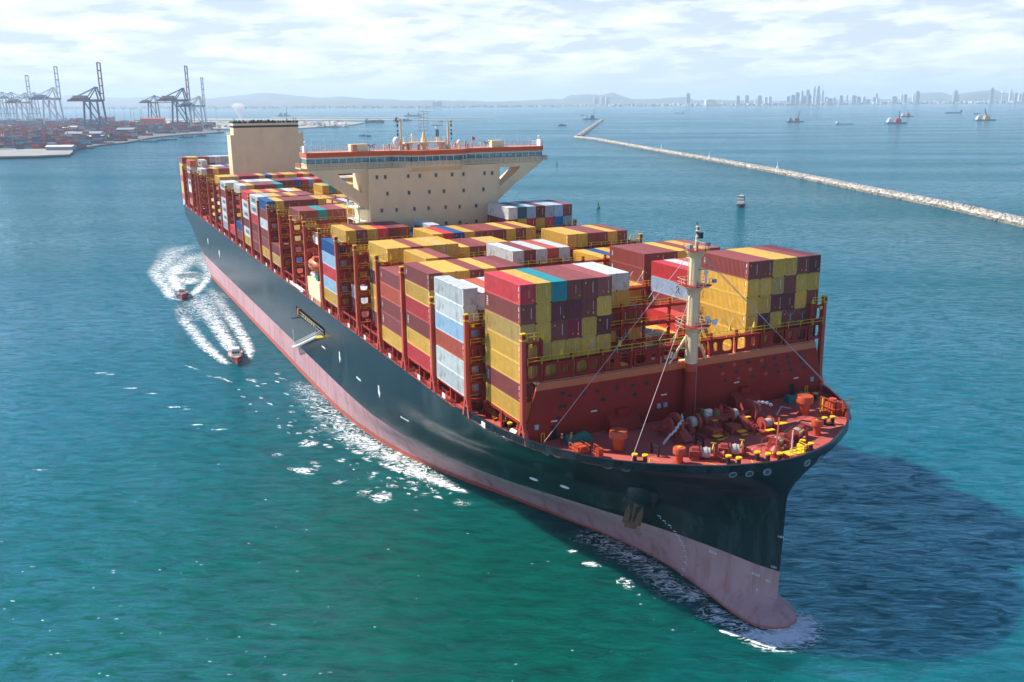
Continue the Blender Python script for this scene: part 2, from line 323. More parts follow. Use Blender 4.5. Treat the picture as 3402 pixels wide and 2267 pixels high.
# ------------------------------------------------------------------ foam (wakes, bow wave, whitecaps)
def make_foam():
    m = bpy.data.materials.new('foam'); m.use_nodes = True; t = m.node_tree; b = t.nodes['Principled BSDF']
    b.inputs['Base Color'].default_value = (0.88, 0.92, 0.92, 1); b.inputs['Roughness'].default_value = 0.8
    at = N(t, 'ShaderNodeAttribute', attribute_name='foam')
    g = N(t, 'ShaderNodeNewGeometry')
    mp = N(t, 'ShaderNodeMapping'); mp.inputs['Rotation'].default_value = (0, 0, -2.60); mp.inputs['Scale'].default_value = (1.0, 1.0, 1.0); t.links.new(g.outputs['Position'], mp.inputs[0])
    mp2 = N(t, 'ShaderNodeMapping'); mp2.inputs['Scale'].default_value = (1.25, 0.5, 1); t.links.new(mp.outputs[0], mp2.inputs[0])
    n = N(t, 'ShaderNodeTexNoise', i_Scale=1.0, i_Detail=9.0, i_Roughness=0.75, i_Distortion=1.2); t.links.new(mp2.outputs[0], n.inputs['Vector'])
    n2 = N(t, 'ShaderNodeTexNoise', i_Scale=0.42, i_Detail=4.0, i_Roughness=0.6, i_Distortion=2.2); t.links.new(mp2.outputs[0], n2.inputs['Vector'])
    s1 = N(t, 'ShaderNodeMath', operation='SUBTRACT', i_1=0.5); t.links.new(n2.outputs[0], s1.inputs[0]); s2 = N(t, 'ShaderNodeMath', operation='ABSOLUTE'); t.links.new(s1.outputs[0], s2.inputs[0])
    s3 = N(t, 'ShaderNodeMapRange', i_3=0.40, i_4=0.0); s3.inputs[1].default_value = 0.0; s3.inputs[2].default_value = 0.07; t.links.new(s2.outputs[0], s3.inputs[0])
    s4 = N(t, 'ShaderNodeMath', operation='MULTIPLY_ADD', i_1=0.72); t.links.new(n.outputs[0], s4.inputs[0]); t.links.new(s3.outputs[0], s4.inputs[2])
    a = N(t, 'ShaderNodeMath', operation='MULTIPLY_ADD', i_1=0.60); t.links.new(at.outputs['Fac'], a.inputs[0]); t.links.new(s4.outputs[0], a.inputs[2])
    r = ramp(t, [(0.74, 0.0), (0.86, 0.5), (1.0, 0.95)], 'LINEAR'); t.links.new(a.outputs[0], r.inputs[0]); t.links.new(r.outputs[0], b.inputs['Alpha'])
    MATS['foam'] = m
    strokes = []
    def zb(u, v): return (450+u/2.851, 750+v/2.851)
    def z7(u, v): return (1900+u/2.044, 1500+v/2.044)
    def zq(u, v): return (900+u/1.96, 900+v/1.96)
    def st(pts, f, ragged=1.0): strokes.append(([sea(*f(p[0], p[1])) + (p[2], p[3]) for p in pts], ragged))
    # near pilot boat: two outer plumes and a churned middle
    st([(1000,1310,0.67,1.02),(860,1310,0.98,0.97),(760,1225,1.43,0.92),(650,1130,1.79,0.82),(560,1020,1.87,0.76),(470,900,2.01,0.60),(410,760,2.01,0.44)], zb)
    st([(1070,1290,0.67,1.02),(1080,1180,1.43,0.92),(1020,1060,1.70,0.82),(930,920,1.87,0.73),(840,790,2.01,0.58),(760,680,2.01,0.44),(700,590,2.01,0.33)], zb)
    st([(945,1230,0.98,1.02),(880,1120,1.87,0.97),(790,980,2.32,0.82),(700,840,2.77,0.74),(610,740,4.03,0.58),(540,700,4.03,0.48)], zb)
    st([(700,900,5.76,0.42),(620,760,6.91,0.42),(680,640,6.91,0.36)], zb)
    # far pilot boat: broad curved wake
    st([(450,710,0.89,1.02),(340,690,1.79,1.02),(300,600,2.23,0.87),(215,500,2.68,0.77),(215,430,4.03,0.73),(300,350,5.18,0.63),(380,240,6.91,0.48),(480,180,8.06,0.33)], zb)
    st([(480,690,0.89,1.02),(560,640,1.79,0.97),(650,545,1.79,0.77),(700,430,2.68,0.58),(640,330,5.18,0.53),(560,250,6.91,0.43)], zb)
    st([(440,640,1.34,1.02),(390,570,2.68,0.97),(350,480,4.61,0.87),(400,400,5.18,0.78),(480,350,5.18,0.63),(560,280,6.91,0.48)], zb)
    st([(500,560,4.03,0.82),(480,450,5.18,0.73),(560,500,5.18,0.58)], zb)
    # bow wave round the bulb
    st([(1180,1215,1.50,1.15),(1260,1262,2.38,1.25),(1360,1275,2.75,1.30),(1480,1262,2.75,1.30),(1550,1225,2.75,1.25),(1575,1165,2.38,1.15),(1550,1095,1.50,0.85)], z7)
    st([(1440,1215,1.6,0.90),(1500,1190,2.2,0.85),(1510,1130,2.2,0.70),(1480,1080,1.6,0.50)], z7)
    st([(1200,1215,1.2,0.95),(1100,1170,1.5,0.80),(980,1130,1.6,0.70),(880,1085,1.8,0.60),(840,1060,1.5,0.50)], z7)
    st([(1080,1130,.8,0.70),(980,1080,.8,0.70),(920,1030,.7,0.60)], z7)
    st([(930,1005,1.6,0.70),(850,985,2.2,0.85),(720,970,2.4,0.80),(640,910,2.2,0.75),(590,850,2.0,0.65),(500,790,2.2,0.65),(400,720,2.4,0.68),(300,680,2.6,0.62),(220,610,2.4,0.55),(120,590,2.2,0.45),(20,545,2.2,0.45)], z7)
    st([(600,840,1.2,0.80),(480,750,1.0,0.75),(350,690,1.0,0.75),(210,600,1.0,0.60)], z7)
    st([(1000,1218,.35,1.20),(1080,1238,.5,1.30),(1160,1258,.3,1.20)], z7)
    st([(65,765,.4,1.00),(130,765,.7,1.00),(200,790,.3,0.90)], z7); st([(0,670,.9,1.00),(20,690,.6,0.90)], z7)
    st([(300,880,.8,0.80),(370,880,.8,0.70),(400,945,.6,0.70)], z7); st([(440,978,.4,0.90),(490,985,.3,0.80)], z7); st([(540,995,.4,0.80),(575,1000,.3,0.80)], z7)
    # froth and wavelets along the starboard side
    st([(180,720,3,.28),(300,850,4,.33),(450,1000,4,.42),(560,1090,3.5,.52),(680,1160,3,.52),(820,1220,3,.58),(960,1300,2.6,.58),(1090,1370,2,.55),(1190,1410,1.4,.5)], zq)
    st([(690,1240,.5,.7),(800,1290,1.0,.95),(900,1320,.8,.8),(1010,1345,1.0,.95),(1150,1400,.9,.95),(1240,1440,.8,.8),(1290,1452,.4,.6)], zq)
    for w in ([(520,1175,.4,.8),(570,1180,.9,.9),(600,1198,.4,.7)], [(110,1285,.4,.8),(180,1298,.8,.95),(260,1312,1.5,1.0),(310,1318,.4,.7)], [(190,1110,.6,.8),(240,1125,1.6,.85),(300,1140,1.0,.7)],
              [(420,1230,.5,.9),(490,1240,.7,.8)], [(425,1372,.8,.8),(460,1385,1.0,.8)], [(560,1440,.8,.75),(640,1452,1.6,.75)], [(640,1472,.8,.9),(720,1478,1.8,.95),(790,1472,1.2,.75)],
              [(890,1372,.5,.85),(960,1388,.5,.85)], [(1060,1470,.4,.9),(1105,1476,.4,.8)], [(600,1215,.5,.8),(655,1245,.5,.8)], [(120,985,.7,.9),(135,990,.5,.9)], [(40,1190,.8,.7),(60,1210,1.1,.7)],
              [(270,1270,1.6,.6),(320,1260,1.6,.55)], [(640,1330,1.5,.5),(690,1335,1.5,.5)], [(900,1410,1.5,.55),(970,1415,1.2,.5)], [(1190,1500,.8,.55),(1290,1530,1.0,.5)], [(650,1200,1.6,.6),(690,1215,1.6,.6)],
              [(420,1080,1.5,.55),(500,1110,1.5,.6)], [(980,1450,.8,.5),(1040,1460,.8,.5)], [(240,1040,1.2,.6),(330,1050,1.2,.55)], [(740,1400,.8,.5),(830,1410,.8,.5)]): st([(a, b2, c*1.15, d_*.9) for a, b2, c, d_ in w], zq)
    # thin broken streaks drifting from the hull out to the left
    rs_ = random.Random(17)
    for _ in range(120):
        q = rs_.random(); e = rs_.random()**1.3
        a0 = (60+1140*q, 640+790*q); a1 = (-420+1300*q, 700+820*q)
        u0, v0 = a0[0]+(a1[0]-a0[0])*e-20, a0[1]+(a1[1]-a0[1])*e+20
        L = rs_.uniform(12, 70)*(1 if e < .6 else .7); dv = rs_.uniform(.12, .5); mk_ = rs_.uniform(.50, .84); w_ = rs_.uniform(.22, .65)
        st([(u0, v0, w_*.4, mk_*.7), (u0+L*.5, v0+L*.5*dv+rs_.uniform(-3, 3), w_, mk_), (u0+L, v0+L*dv, w_*.4, mk_*.7)], zq)
    st([(-420,690,.3,.55),(-330,700,.5,.65),(-250,735,.3,.5)], zq); st([(-560,620,.3,.55),(-470,650,.4,.5)], zq)
    st([(380,1000,1.2,.34),(560,1110,1.8,.42),(760,1210,1.8,.46),(1000,1345,1.4,.48),(1180,1415,1.2,.48)], zq)
    # small whitecaps scattered over the open water
    rnd = random.Random(5)
    def caps(n, u0, u1, v0, v1, k=1.0):
        for _ in range(n):
            u = rnd.uniform(u0, u1); v = rnd.uniform(v0, v1); p = sea(u, v); L = rnd.uniform(0.3, 1.1)*k; a = rnd.uniform(0.9, 1.3)
            q = (p[0]+L*math.cos(a), p[1]+L*math.sin(a)); w = rnd.uniform(.05, .12)*k
            strokes.append(([p+(w, .95), q+(w*.7, .8)], 1.0))
    caps(60, 0, 1100, 1750, 2260, 0.9); caps(10, 0, 1500, 1300, 1750, 1.2); caps(26, 1100, 2300, 1750, 2260, 0.7)
    for u, v, L in ((310,1244,4),(350,1248,3),(410,1295,4),(485,1313,3),(545,1358,6),(600,1365,3),(630,1417,4),(700,1433,4),(865,1280,2),(108,1567,3)):
        p = sea(u, v); strokes.append(([p+(.35,.85), (p[0]+L*.4, p[1]+L*.9, .3, .75)], 1.0))
    mbv, mbf, att = [], [], []
    zoff = 0.03
    for pts, rg in strokes:
        # resample into a ribbon; cross section of 7 vertices with the density falling to the sides
        P = [np.array(p, float) for p in pts]; Q = []
        for a, b2 in zip(P, P[1:]):
            n = max(2, int(np.hypot(*(b2-a)[:2])/1.2))
            for i in range(n): Q.append(a+(b2-a)*i/n)
        Q.append(P[-1]); Q = np.array(Q)
        if len(Q) > 6:
            for _ in range(2): Q[1:-1] = (Q[:-2]+2*Q[1:-1]+Q[2:])/4
        T = np.gradient(Q[:, :2], axis=0); T /= (np.linalg.norm(T, axis=1)[:, None]+1e-9)
        base = len(mbv); K = 9; zoff += 0.0012
        for i, q in enumerate(Q):
            nx, ny = -T[i][1], T[i][0]; edge = min(1.0, min(i, len(Q)-1-i)/max(1.0, len(Q)*0.12)+0.35)
            for j in range(K):
                s_ = (j/(K-1)*2-1); w = q[2]*1.5
                mbv.append((q[0]+nx*s_*w, q[1]+ny*s_*w, zoff)); att.append(max(0.0, (q[3]*0.80+.06)*edge*(1-abs(s_)**1.6)))
        for i in range(len(Q)-1):
            for j in range(K-1):
                k = base+i*K+j; mbf.append((k, k+1, k+K+1, k+K))
    me = bpy.data.meshes.new('foam'); me.from_pydata(mbv, [], mbf); me.materials.append(m)
    a = me.attributes.new('foam', 'FLOAT', 'POINT'); a.data.foreach_set('value', att)
    o = bpy.data.objects.new('foam', me); C.objects.link(o)
    return tag(o, 'white foam of the bow wave, hull wash and pilot boat wakes', 'foam', kind='stuff')
foam = make_foam()

# ------------------------------------------------------------------ the container ship
ship = tag(empty('container_ship', (0,0,0)), 'huge container ship with dark hull, pink boot topping and cream bridge', 'ship')
ZD, ZF, HB = 23.4, 24.35, 30.75          # side deck, bulwark top, half breadth
def interp(tab, x):
    xs = [t[0] for t in tab]; ys = [t[1] for t in tab]; return float(np.interp(x, xs, ys))
DECK = [(-378,27.6),(-374,29.2),(-366,30.3),(-350,30.75),(-18,30.75),(-9,30.4),(-2,29.4),(4,27.8),(8,26.0),(12,23.7),(15,21.3),(18.6,17.4),(21.5,12.8),(23.3,9.6),(24.6,5.6),(25.2,2.6),(25.45,0.0)]
B18 = [(-378,27.2),(-370,29.6),(-355,30.6),(-345,30.75),(-40,30.75),(-28,30.3),(-18,29.0),(-8,25.6),(0,21.5),(8,15.4),(15,9.0),(20,4.6),(24,1.2),(25.3,0.0)]
B12 = [(-366,0.1),(-360,20.0),(-350,26.5),(-338,30.0),(-325,30.75),(-62,30.75),(-50,29.9),(-38,27.8),(-25,23.8),(-12,18.0),(0,12.0),(10,6.4),(18,3.2),(23.5,0.9),(25.15,0.0)]
B7 = [(-352,0.1),(-346,17.0),(-336,26.0),(-322,30.2),(-312,30.75),(-80,30.75),(-65,30.3),(-54.7,29.2),(-44.9,27.6),(-37.5,25.9),(-28.7,22.9),(-19.2,19.3),(-8.3,14.0),(2,9.0),(8.3,6.1),(15.7,3.4),(22,1.4),(25.0,0.0)]
B3 = [(-336,0.1),(-330,15.0),(-318,25.5),(-303,30.4),(-296,30.75),(-95,30.75),(-78,30.0),(-66,28.6),(-55,26.2),(-42,22.3),(-29,17.0),(-15.3,11.9),(-7.9,8.9),(0,6.3),(8,4.6),(15,3.5),(21,2.0),(24.0,.9),(24.9,0.0)]
B1 = [(-326,0.1),(-320,14.0),(-308,25.0),(-296,30.2),(-288,30.75),(-100,30.75),(-84,30.1),(-72.3,28.9),(-60.5,26.9),(-51.2,24.0),(-41.8,21.0),(-29,15.6),(-15.3,10.6),(-7.9,7.8),(-1.2,5.7),(4.2,4.6),(10,4.1),(16,4.0),(20.9,3.6),(24.4,3.2),(26.3,2.0),(27.2,0.0)]
B0 = [(-318,0.1),(-312,14.0),(-300,26.0),(-290,30.4),(-282,30.75),(-104,30.75),(-90,30.3),(-72.3,28.7),(-60.5,26.7),(-51.2,23.8),(-41.8,20.8),(-29,15.3),(-15.3,10.2),(-7.9,7.4),(-1.2,5.4),(4.2,4.4),(10,4.2),(16,4.3),(20.9,4.4),(24.6,3.9),(26.6,2.3),(27.3,0.0)]
BM = [(a, b) for a, b in B0]
LEV = [(-3.0, BM), (0.0, B0), (1.2, B1), (3.2, B3), (7.5, B7), (12.0, B12), (18.0, B18), (ZD, DECK)]
def cubicz(x, z):
    zs = [l[0] for l in LEV]; bs = []
    for zz, tab in LEV:
        lo, hi = tab[0][0], tab[-1][0]
        bs.append(0.0 if (x < lo or x > hi) else interp(tab, x))
    return zs, bs
def halfb(x, z):
    """smooth half breadth of the hull at (x, z): monotone interpolation between waterlines"""
    z = min(z, ZD); zs, bs = cubicz(x, z)
    for k in range(len(zs)-1):
        if z <= zs[k+1]+1e-9:
            h = zs[k+1]-zs[k]; t = (z-zs[k])/h
            def sl_(i):
                if i <= 0 or i >= len(zs)-1:
                    j = min(max(i, 0), len(zs)-2); return (bs[j+1]-bs[j])/(zs[j+1]-zs[j])
                d0 = (bs[i]-bs[i-1])/(zs[i]-zs[i-1]); d1 = (bs[i+1]-bs[i])/(zs[i+1]-zs[i])
                return 0 if d0*d1 <= 0 else 2*d0*d1/(d0+d1)
            m0, m1 = sl_(k)*h, sl_(k+1)*h
            return max(0.0, (2*t**3-3*t*t+1)*bs[k]+(t**3-2*t*t+t)*m0+(-2*t**3+3*t*t)*bs[k+1]+(t**3-t*t)*m1)
    return bs[-1]
def fwd_end(z):
    z = min(z, ZD); return float(np.interp(z, [l[0] for l in LEV], [l[1][-1][0] for l in LEV]))
def aft_end(z):
    z = min(z, ZD); return float(np.interp(z, [l[0] for l in LEV], [l[1][0][0] for l in LEV]))
def bulwark_z(x):     # sheer of the plating: side deck aft, bulwark forward of the step
    return ZD+(ZF-ZD)*min(1, max(0, (x+17)/4.0))

def hull_material():
    m = bpy.data.materials.new('hull_paint'); m.use_nodes = True; t = m.node_tree; b = t.nodes['Principled BSDF']
    g = N(t, 'ShaderNodeTexCoord'); sp = N(t, 'ShaderNodeSeparateXYZ'); t.links.new(g.outputs['Object'], sp.inputs[0])
    wob = N(t, 'ShaderNodeTexNoise', i_Scale=0.6, i_Detail=5.0); t.links.new(g.outputs['Object'], wob.inputs['Vector'])
    streak_map = N(t, 'ShaderNodeMapping'); streak_map.inputs['Scale'].default_value = (0.5, 0.5, 0.06); t.links.new(g.outputs['Object'], streak_map.inputs[0])
    streak = N(t, 'ShaderNodeTexNoise', i_Scale=1.0, i_Detail=7.0, i_Roughness=0.65); t.links.new(streak_map.outputs[0], streak.inputs['Vector'])
    blot = N(t, 'ShaderNodeTexNoise', i_Scale=0.05, i_Detail=5.0); t.links.new(g.outputs['Object'], blot.inputs['Vector'])
    # plating seams
    seam = N(t, 'ShaderNodeTexWave', i_Scale=0.043, wave_type='BANDS', bands_direction='X', wave_profile='SAW'); t.links.new(g.outputs['Object'], seam.inputs['Vector'])
    seamr = ramp(t, [(0.0, 0.8), (0.012, 1.0), (1.0, 1.0)], 'LINEAR'); t.links.new(seam.outputs[0], seamr.inputs[0])
    blk = N(t, 'ShaderNodeMixRGB', i_Color1=(0.005, 0.009, 0.013, 1), i_Color2=(0.026, 0.036, 0.044, 1)); sr = ramp(t, [(0.45, 0.0), (0.7, 1.0)]); t.links.new(streak.outputs[0], sr.inputs[0]); t.links.new(sr.outputs[0], blk.inputs[0])
    blk1 = N(t, 'ShaderNodeMixRGB', i_Color2=(0.08, 0.09, 0.092, 1)); br = ramp(t, [(0.58, 0.0), (0.78, 0.5)]); t.links.new(blot.outputs[0], br.inputs[0]); t.links.new(br.outputs[0], blk1.inputs[0]); t.links.new(blk.outputs[0], blk1.inputs[1])
    blk2 = N(t, 'ShaderNodeMixRGB', blend_type='MULTIPLY', i_0=1.0); t.links.new(blk1.outputs[0], blk2.inputs[1]); t.links.new(seamr.outputs[0], blk2.inputs[2])
    pk = N(t, 'ShaderNodeMixRGB', i_Color1=(0.48, 0.265, 0.275, 1), i_Color2=(0.36, 0.15, 0.15, 1)); pr_ = ramp(t, [(0.45, 0.0), (0.72, 1.0)]); t.links.new(streak.outputs[0], pr_.inputs[0]); t.links.new(pr_.outputs[0], pk.inputs[0])
    sc = N(t, 'ShaderNodeTexNoise', i_Scale=0.35, i_Detail=9.0, i_Roughness=0.7); scm = N(t, 'ShaderNodeMapping'); scm.inputs['Scale'].default_value = (0.4, 0.4, 1.6); t.links.new(g.outputs['Object'], scm.inputs[0]); t.links.new(scm.outputs[0], sc.inputs['Vector'])
    scr = ramp(t, [(0.60, 0.0), (0.68, 0.55)], 'LINEAR'); t.links.new(sc.outputs[0], scr.inputs[0])
    pk2 = N(t, 'ShaderNodeMixRGB', i_Color2=(0.15, 0.085, 0.085, 1)); t.links.new(scr.outputs[0], pk2.inputs[0]); t.links.new(pk.outputs[0], pk2.inputs[1])
    # height bands, edges slightly wavy
    za = N(t, 'ShaderNodeMath', operation='MULTIPLY_ADD', i_1=0.5, i_2=-0.25); t.links.new(wob.outputs[0], za.inputs[0])
    zz = N(t, 'ShaderNodeMath', operation='ADD'); t.links.new(sp.outputs[2], zz.inputs[0]); t.links.new(za.outputs[0], zz.inputs[1])
    xb = N(t, 'ShaderNodeMapRange', i_3=0.0, i_4=1.15); xb.inputs[1].default_value = -75; xb.inputs[2].default_value = 0; t.links.new(sp.outputs[0], xb.inputs[0])
    zx = N(t, 'ShaderNodeMath', operation='ADD'); t.links.new(zz.outputs[0], zx.inputs[0]); t.links.new(xb.outputs[0], zx.inputs[1])
    f1 = N(t, 'ShaderNodeMapRange'); f1.inputs[1].default_value = 1.25; f1.inputs[2].default_value = 1.55; t.links.new(zx.outputs[0], f1.inputs[0])
    m1 = N(t, 'ShaderNodeMixRGB', i_Color1=(0.46, 0.085, 0.050, 1)); t.links.new(f1.outputs[0], m1.inputs[0]); t.links.new(pk2.outputs[0], m1.inputs[2])
    f2 = N(t, 'ShaderNodeMapRange'); f2.inputs[1].default_value = 7.48; f2.inputs[2].default_value = 7.52; t.links.new(sp.outputs[2], f2.inputs[0])
    m2 = N(t, 'ShaderNodeMixRGB'); t.links.new(f2.outputs[0], m2.inputs[0]); t.links.new(m1.outputs[0], m2.inputs[1]); t.links.new(blk2.outputs[0], m2.inputs[2])
    t.links.new(m2.outputs[0], b.inputs['Base Color'])
    rf = N(t, 'ShaderNodeMapRange', i_3=0.6, i_4=0.27); rf.inputs[1].default_value = 7.3; rf.inputs[2].default_value = 7.6; t.links.new(sp.outputs[2], rf.inputs[0]); t.links.new(rf.outputs[0], b.inputs['Roughness'])
    bn = N(t, 'ShaderNodeTexNoise', i_Scale=0.22, i_Detail=4.0); t.links.new(g.outputs['Object'], bn.inputs['Vector'])
    bp = N(t, 'ShaderNodeBump', i_Strength=0.2, i_Distance=0.035); t.links.new(bn.outputs[0], bp.inputs['Height']); t.links.new(bp.outputs[0], b.inputs['Normal'])
    MATS['hull_paint'] = m
hull_material()

def make_hull():
    zl = [-3, -1.5, 0, 0.6, 1.2, 2.2, 3.2, 4.6, 6, 7.5, 9, 10.5, 12, 13.5, 15, 16.5, 18, 19, 20, 21, 22, 22.8, ZD]
    ss = [0, .3, .6, 1]+list(np.linspace(1, 8, 8)[1:])+list(np.linspace(8, 30, 12)[1:])+list(np.linspace(30, 62, 10)[1:])+list(np.linspace(62, 92, 30)[1:])
    ss = sorted(set([round(100-x_, 3) for x_ in [0, .03, .08, .15, .25, .4, .6, .85, 1.15, 1.5, 1.9, 2.3, 2.8, 3.4, 4, 4.7, 5.5, 6.3, 7.2, 8.2, 9.4, 10.6, 12, 13.5, 15, 17, 19, 21, 24, 27, 30, 35, 45, 55, 65, 75, 80, 83, 85, 87, 89, 90.5, 92, 93.5, 95, 96.3, 97.4, 98.3, 99, 99.5, 100]]))
    V = []; n = len(ss); F = []
    for side in (-1, 1):
        for z in zl:
            a, f = aft_end(z), fwd_end(z)
            for s in ss:
                x = a+(f-a)*s/100
                zz = z
                V.append((x, side*(halfb(x, z) if 0 < s < 100 else (0 if s == 100 else halfb(a+.01, z))), zz))
        # bulwark strip
        for s in ss:
            a, f = aft_end(ZD), fwd_end(ZD); x = a+(f-a)*s/100; V.append((x, side*(halfb(x, ZD) if 0 < s < 100 else (0 if s == 100 else halfb(a+.01, ZD))), bulwark_z(x)))
    L = len(zl)+1
    for sd in range(2):
        o = sd*L*n
        for i in range(L-1):
            for j in range(n-1):
                q = (o+i*n+j, o+i*n+j+1, o+(i+1)*n+j+1, o+(i+1)*n+j); F.append(q if sd == 0 else q[::-1])
    for i in range(L-1):  # transom
        F.append((i*n, (i+1)*n, L*n+(i+1)*n, L*n+i*n))
    mb = M('hull_paint'); mb.add(V, F)
    o = mb.build('hull', ship, smooth=True)
    me = o.data; bm = bmesh.new(); bm.from_mesh(me); bmesh.ops.remove_doubles(bm, verts=bm.verts, dist=0.001); bmesh.ops.recalc_face_normals(bm, faces=bm.faces); bm.to_mesh(me); bm.free()
    smooth_angle(o, 40)
    # inner face and cap of the bulwark, and the deck itself
    def outline(z_in, inset, x0, x1, n=70):
        pts = []
        for k in range(n+1):
            t = k/n; x = x0+(x1-x0)*(1-(1-t)**2.2); pts.append((x, max(0.0, halfb(x, ZD)-inset if x < x1 else 0)))
        return pts
    mb = M('ship_red'); xs = outline(0, 0.0, -18, 25.44)
    ins = [(x-0.30*max(0, (x-5)/20), max(0, y-0.32)) for x, y in xs]
    for sd in (-1, 1):
        vs = []
        for (x, y), (xi, yi) in zip(xs, ins): vs += [(xi, sd*yi, ZD-0.1), (xi, sd*yi, bulwark_z(x)-0.01)]
        mb.add(vs, [(2*i, 2*i+1, 2*i+3, 2*i+2) for i in range(len(xs)-1)])
    mb.use('black_paint')
    for sd in (-1, 1):
        vs = []
        for (x, y), (xi, yi) in zip(xs, ins):
            bz = bulwark_z(x); vs += [(xi, sd*yi, bz), (x+.02, sd*(y+.03), bz), (x+.02, sd*(y+.03), bz+.07), (xi, sd*yi, bz+.07)]
        fs = []
        for i in range(len(xs)-1):
            for a in range(4): b2 = (a+1) % 4; fs.append((4*i+a, 4*i+b2, 4*i+4+b2, 4*i+4+a))
        mb.add(vs, fs)
    mb.build('bulwark', ship)
    # deck sheet
    mb = M('deck_red'); xs = list(np.linspace(-376, -18, 60))+[-18+43.2*(1-(1-t)**2.0) for t in np.linspace(0, 1, 60)[1:]]
    vs = []
    for x in xs: y = max(0.05, halfb(x, ZD)-0.05); vs += [(x, -y, ZD-0.12), (x, y, ZD-0.12)]
    mb.add(vs, [(2*i, 2*i+1, 2*i+3, 2*i+2) for i in range(len(xs)-1)])
    mb.build('main_deck', ship)
make_hull()

def hull_frame(x, z, side=-1):
    """point, outward normal and forward tangent on the hull surface"""
    e = 0.3; y = halfb(x, z)
    dyx = (halfb(x+e, z)-halfb(x-e, z))/(2*e); dyz = (halfb(x, min(z+e, ZD))-halfb(x, z-e))/(e+min(z+e, ZD)-z)
    T = Vector((1, side*dyx, 0)).normalized(); U = Vector((0, side*dyz, 1)).normalized(); Nn = (T.cross(U)*(-side)).normalized()
    if Nn.y*side < 0: Nn = -Nn
    return Vector((x, side*y, z)), Nn, T, U
def hull_hit(u, v, z0=None):
    """where a line of sight meets the starboard hull"""
    lo = None; k = _d+_r2*(u-W0/2)/FPX-_u2*(v-H0/2)/FPX
    for i in range(0, 6000):
        t = 40+i*0.1; p = CAM+k*t
        if p[2] < ZD and p[2] > 0 and abs(p[1]) <= halfb(p[0], p[2]) and aft_end(p[2]) < p[0] < fwd_end(p[2]): return p
    return None
# paint marks and fittings on the side shell
def side_markings():
    mk = M('white_paint')
    def shape(u, v, pts, lift=0.03):
        p = hull_hit(u, v)
        if p is None: return
        P, Nn, T, U = hull_frame(p[0], p[2]); f = [P+Nn*lift+T*a+U*b2 for a, b2 in pts]; g = [q+Nn*0.02 for q in f]
        M(mk.mats[mk.cur]).hexa([tuple(q) for q in f], [tuple(q) for q in g]).build('hull_marking', ship)
    arrow = [(-.35,1.2),(.35,1.2),(.35,.0),(.7,-.1),(0,-1.4),(-.7,-.1),(-.35,.0)]
    for u, v in ((1129,1186),(1260,1300)): shape(u, v, arrow)
    for u, v in ((691,802),(729,843)): shape(u, v, [(-.7,1.2),(.7,1.2),(.9,0),(0,-1.6),(-.9,0)])
    for u, v in ((1075,1154),(1192,1259),(1345,1392)): shape(u, v, [(-1.6,.18),(1.6,.18),(1.6,-.18),(-1.6,-.18)])
    for u, v in ((1774,1592),(1877,1618)):
        shape(u, v, [(.95*math.cos(a), .30*math.sin(a)) for a in np.linspace(0, 2*PI, 16)[:-1]])
    mk.use('rust')
    for u, v in ((1590,1412),(1780,1482),(1830,1495),(2075,1520)): shape(u, v, [(-1.6,.09),(1.6,.09),(1.6,-.09),(-1.6,-.09)])
    # draught marks curving down the fore body
    mk.use('white_paint')
    for i, (u, v) in enumerate(((2190,1714),(2208,1730),(2226,1745),(2243,1765),(2253,1780),(2262,1796),(2270,1812),(2276,1830),(2279,1849),(2277,1868),(2270,1890),(2267,1911))):
        shape(u, v, [(-.26,.06),(.26,.06),(.26,-.06),(-.26,-.06)]); shape(u+5, v+8, [(-.06,.12),(.06,.12),(.06,-.12),(-.06,-.12)])
    def txt(body, u, v, size, m='white_paint'):
        p = hull_hit(u, v)
        if p is None: return
        P, Nn, T, U = hull_frame(p[0], p[2])
        X = -T if False else T
        # reads from outside on the starboard side: forward is to the right
        R_ = T; Y_ = Nn.cross(R_).normalized()
        o = bpy.data.objects.new('draught_figure', text_mesh(body, size, m)); C.objects.link(o)
        P = P+Nn*0.06
        o.matrix_world = Matrix(((R_.x, Y_.x, Nn.x, P.x), (R_.y, Y_.y, Nn.y, P.y), (R_.z, Y_.z, Nn.z, P.z), (0,0,0,1)))
        o.parent = ship
    for b2, u, v, s in (('BULB', 2370, 1835, .55), ('BULB', 2512, 1908, .55), ('10M', 2552, 1930, .5), ('12M', 2572, 1884, .5), ('8M', 2560, 2000, .55), ('9', 2516, 1961, .6), ('14M', 2594, 1784, .5)): txt(b2, u, v, s)
side_markings()

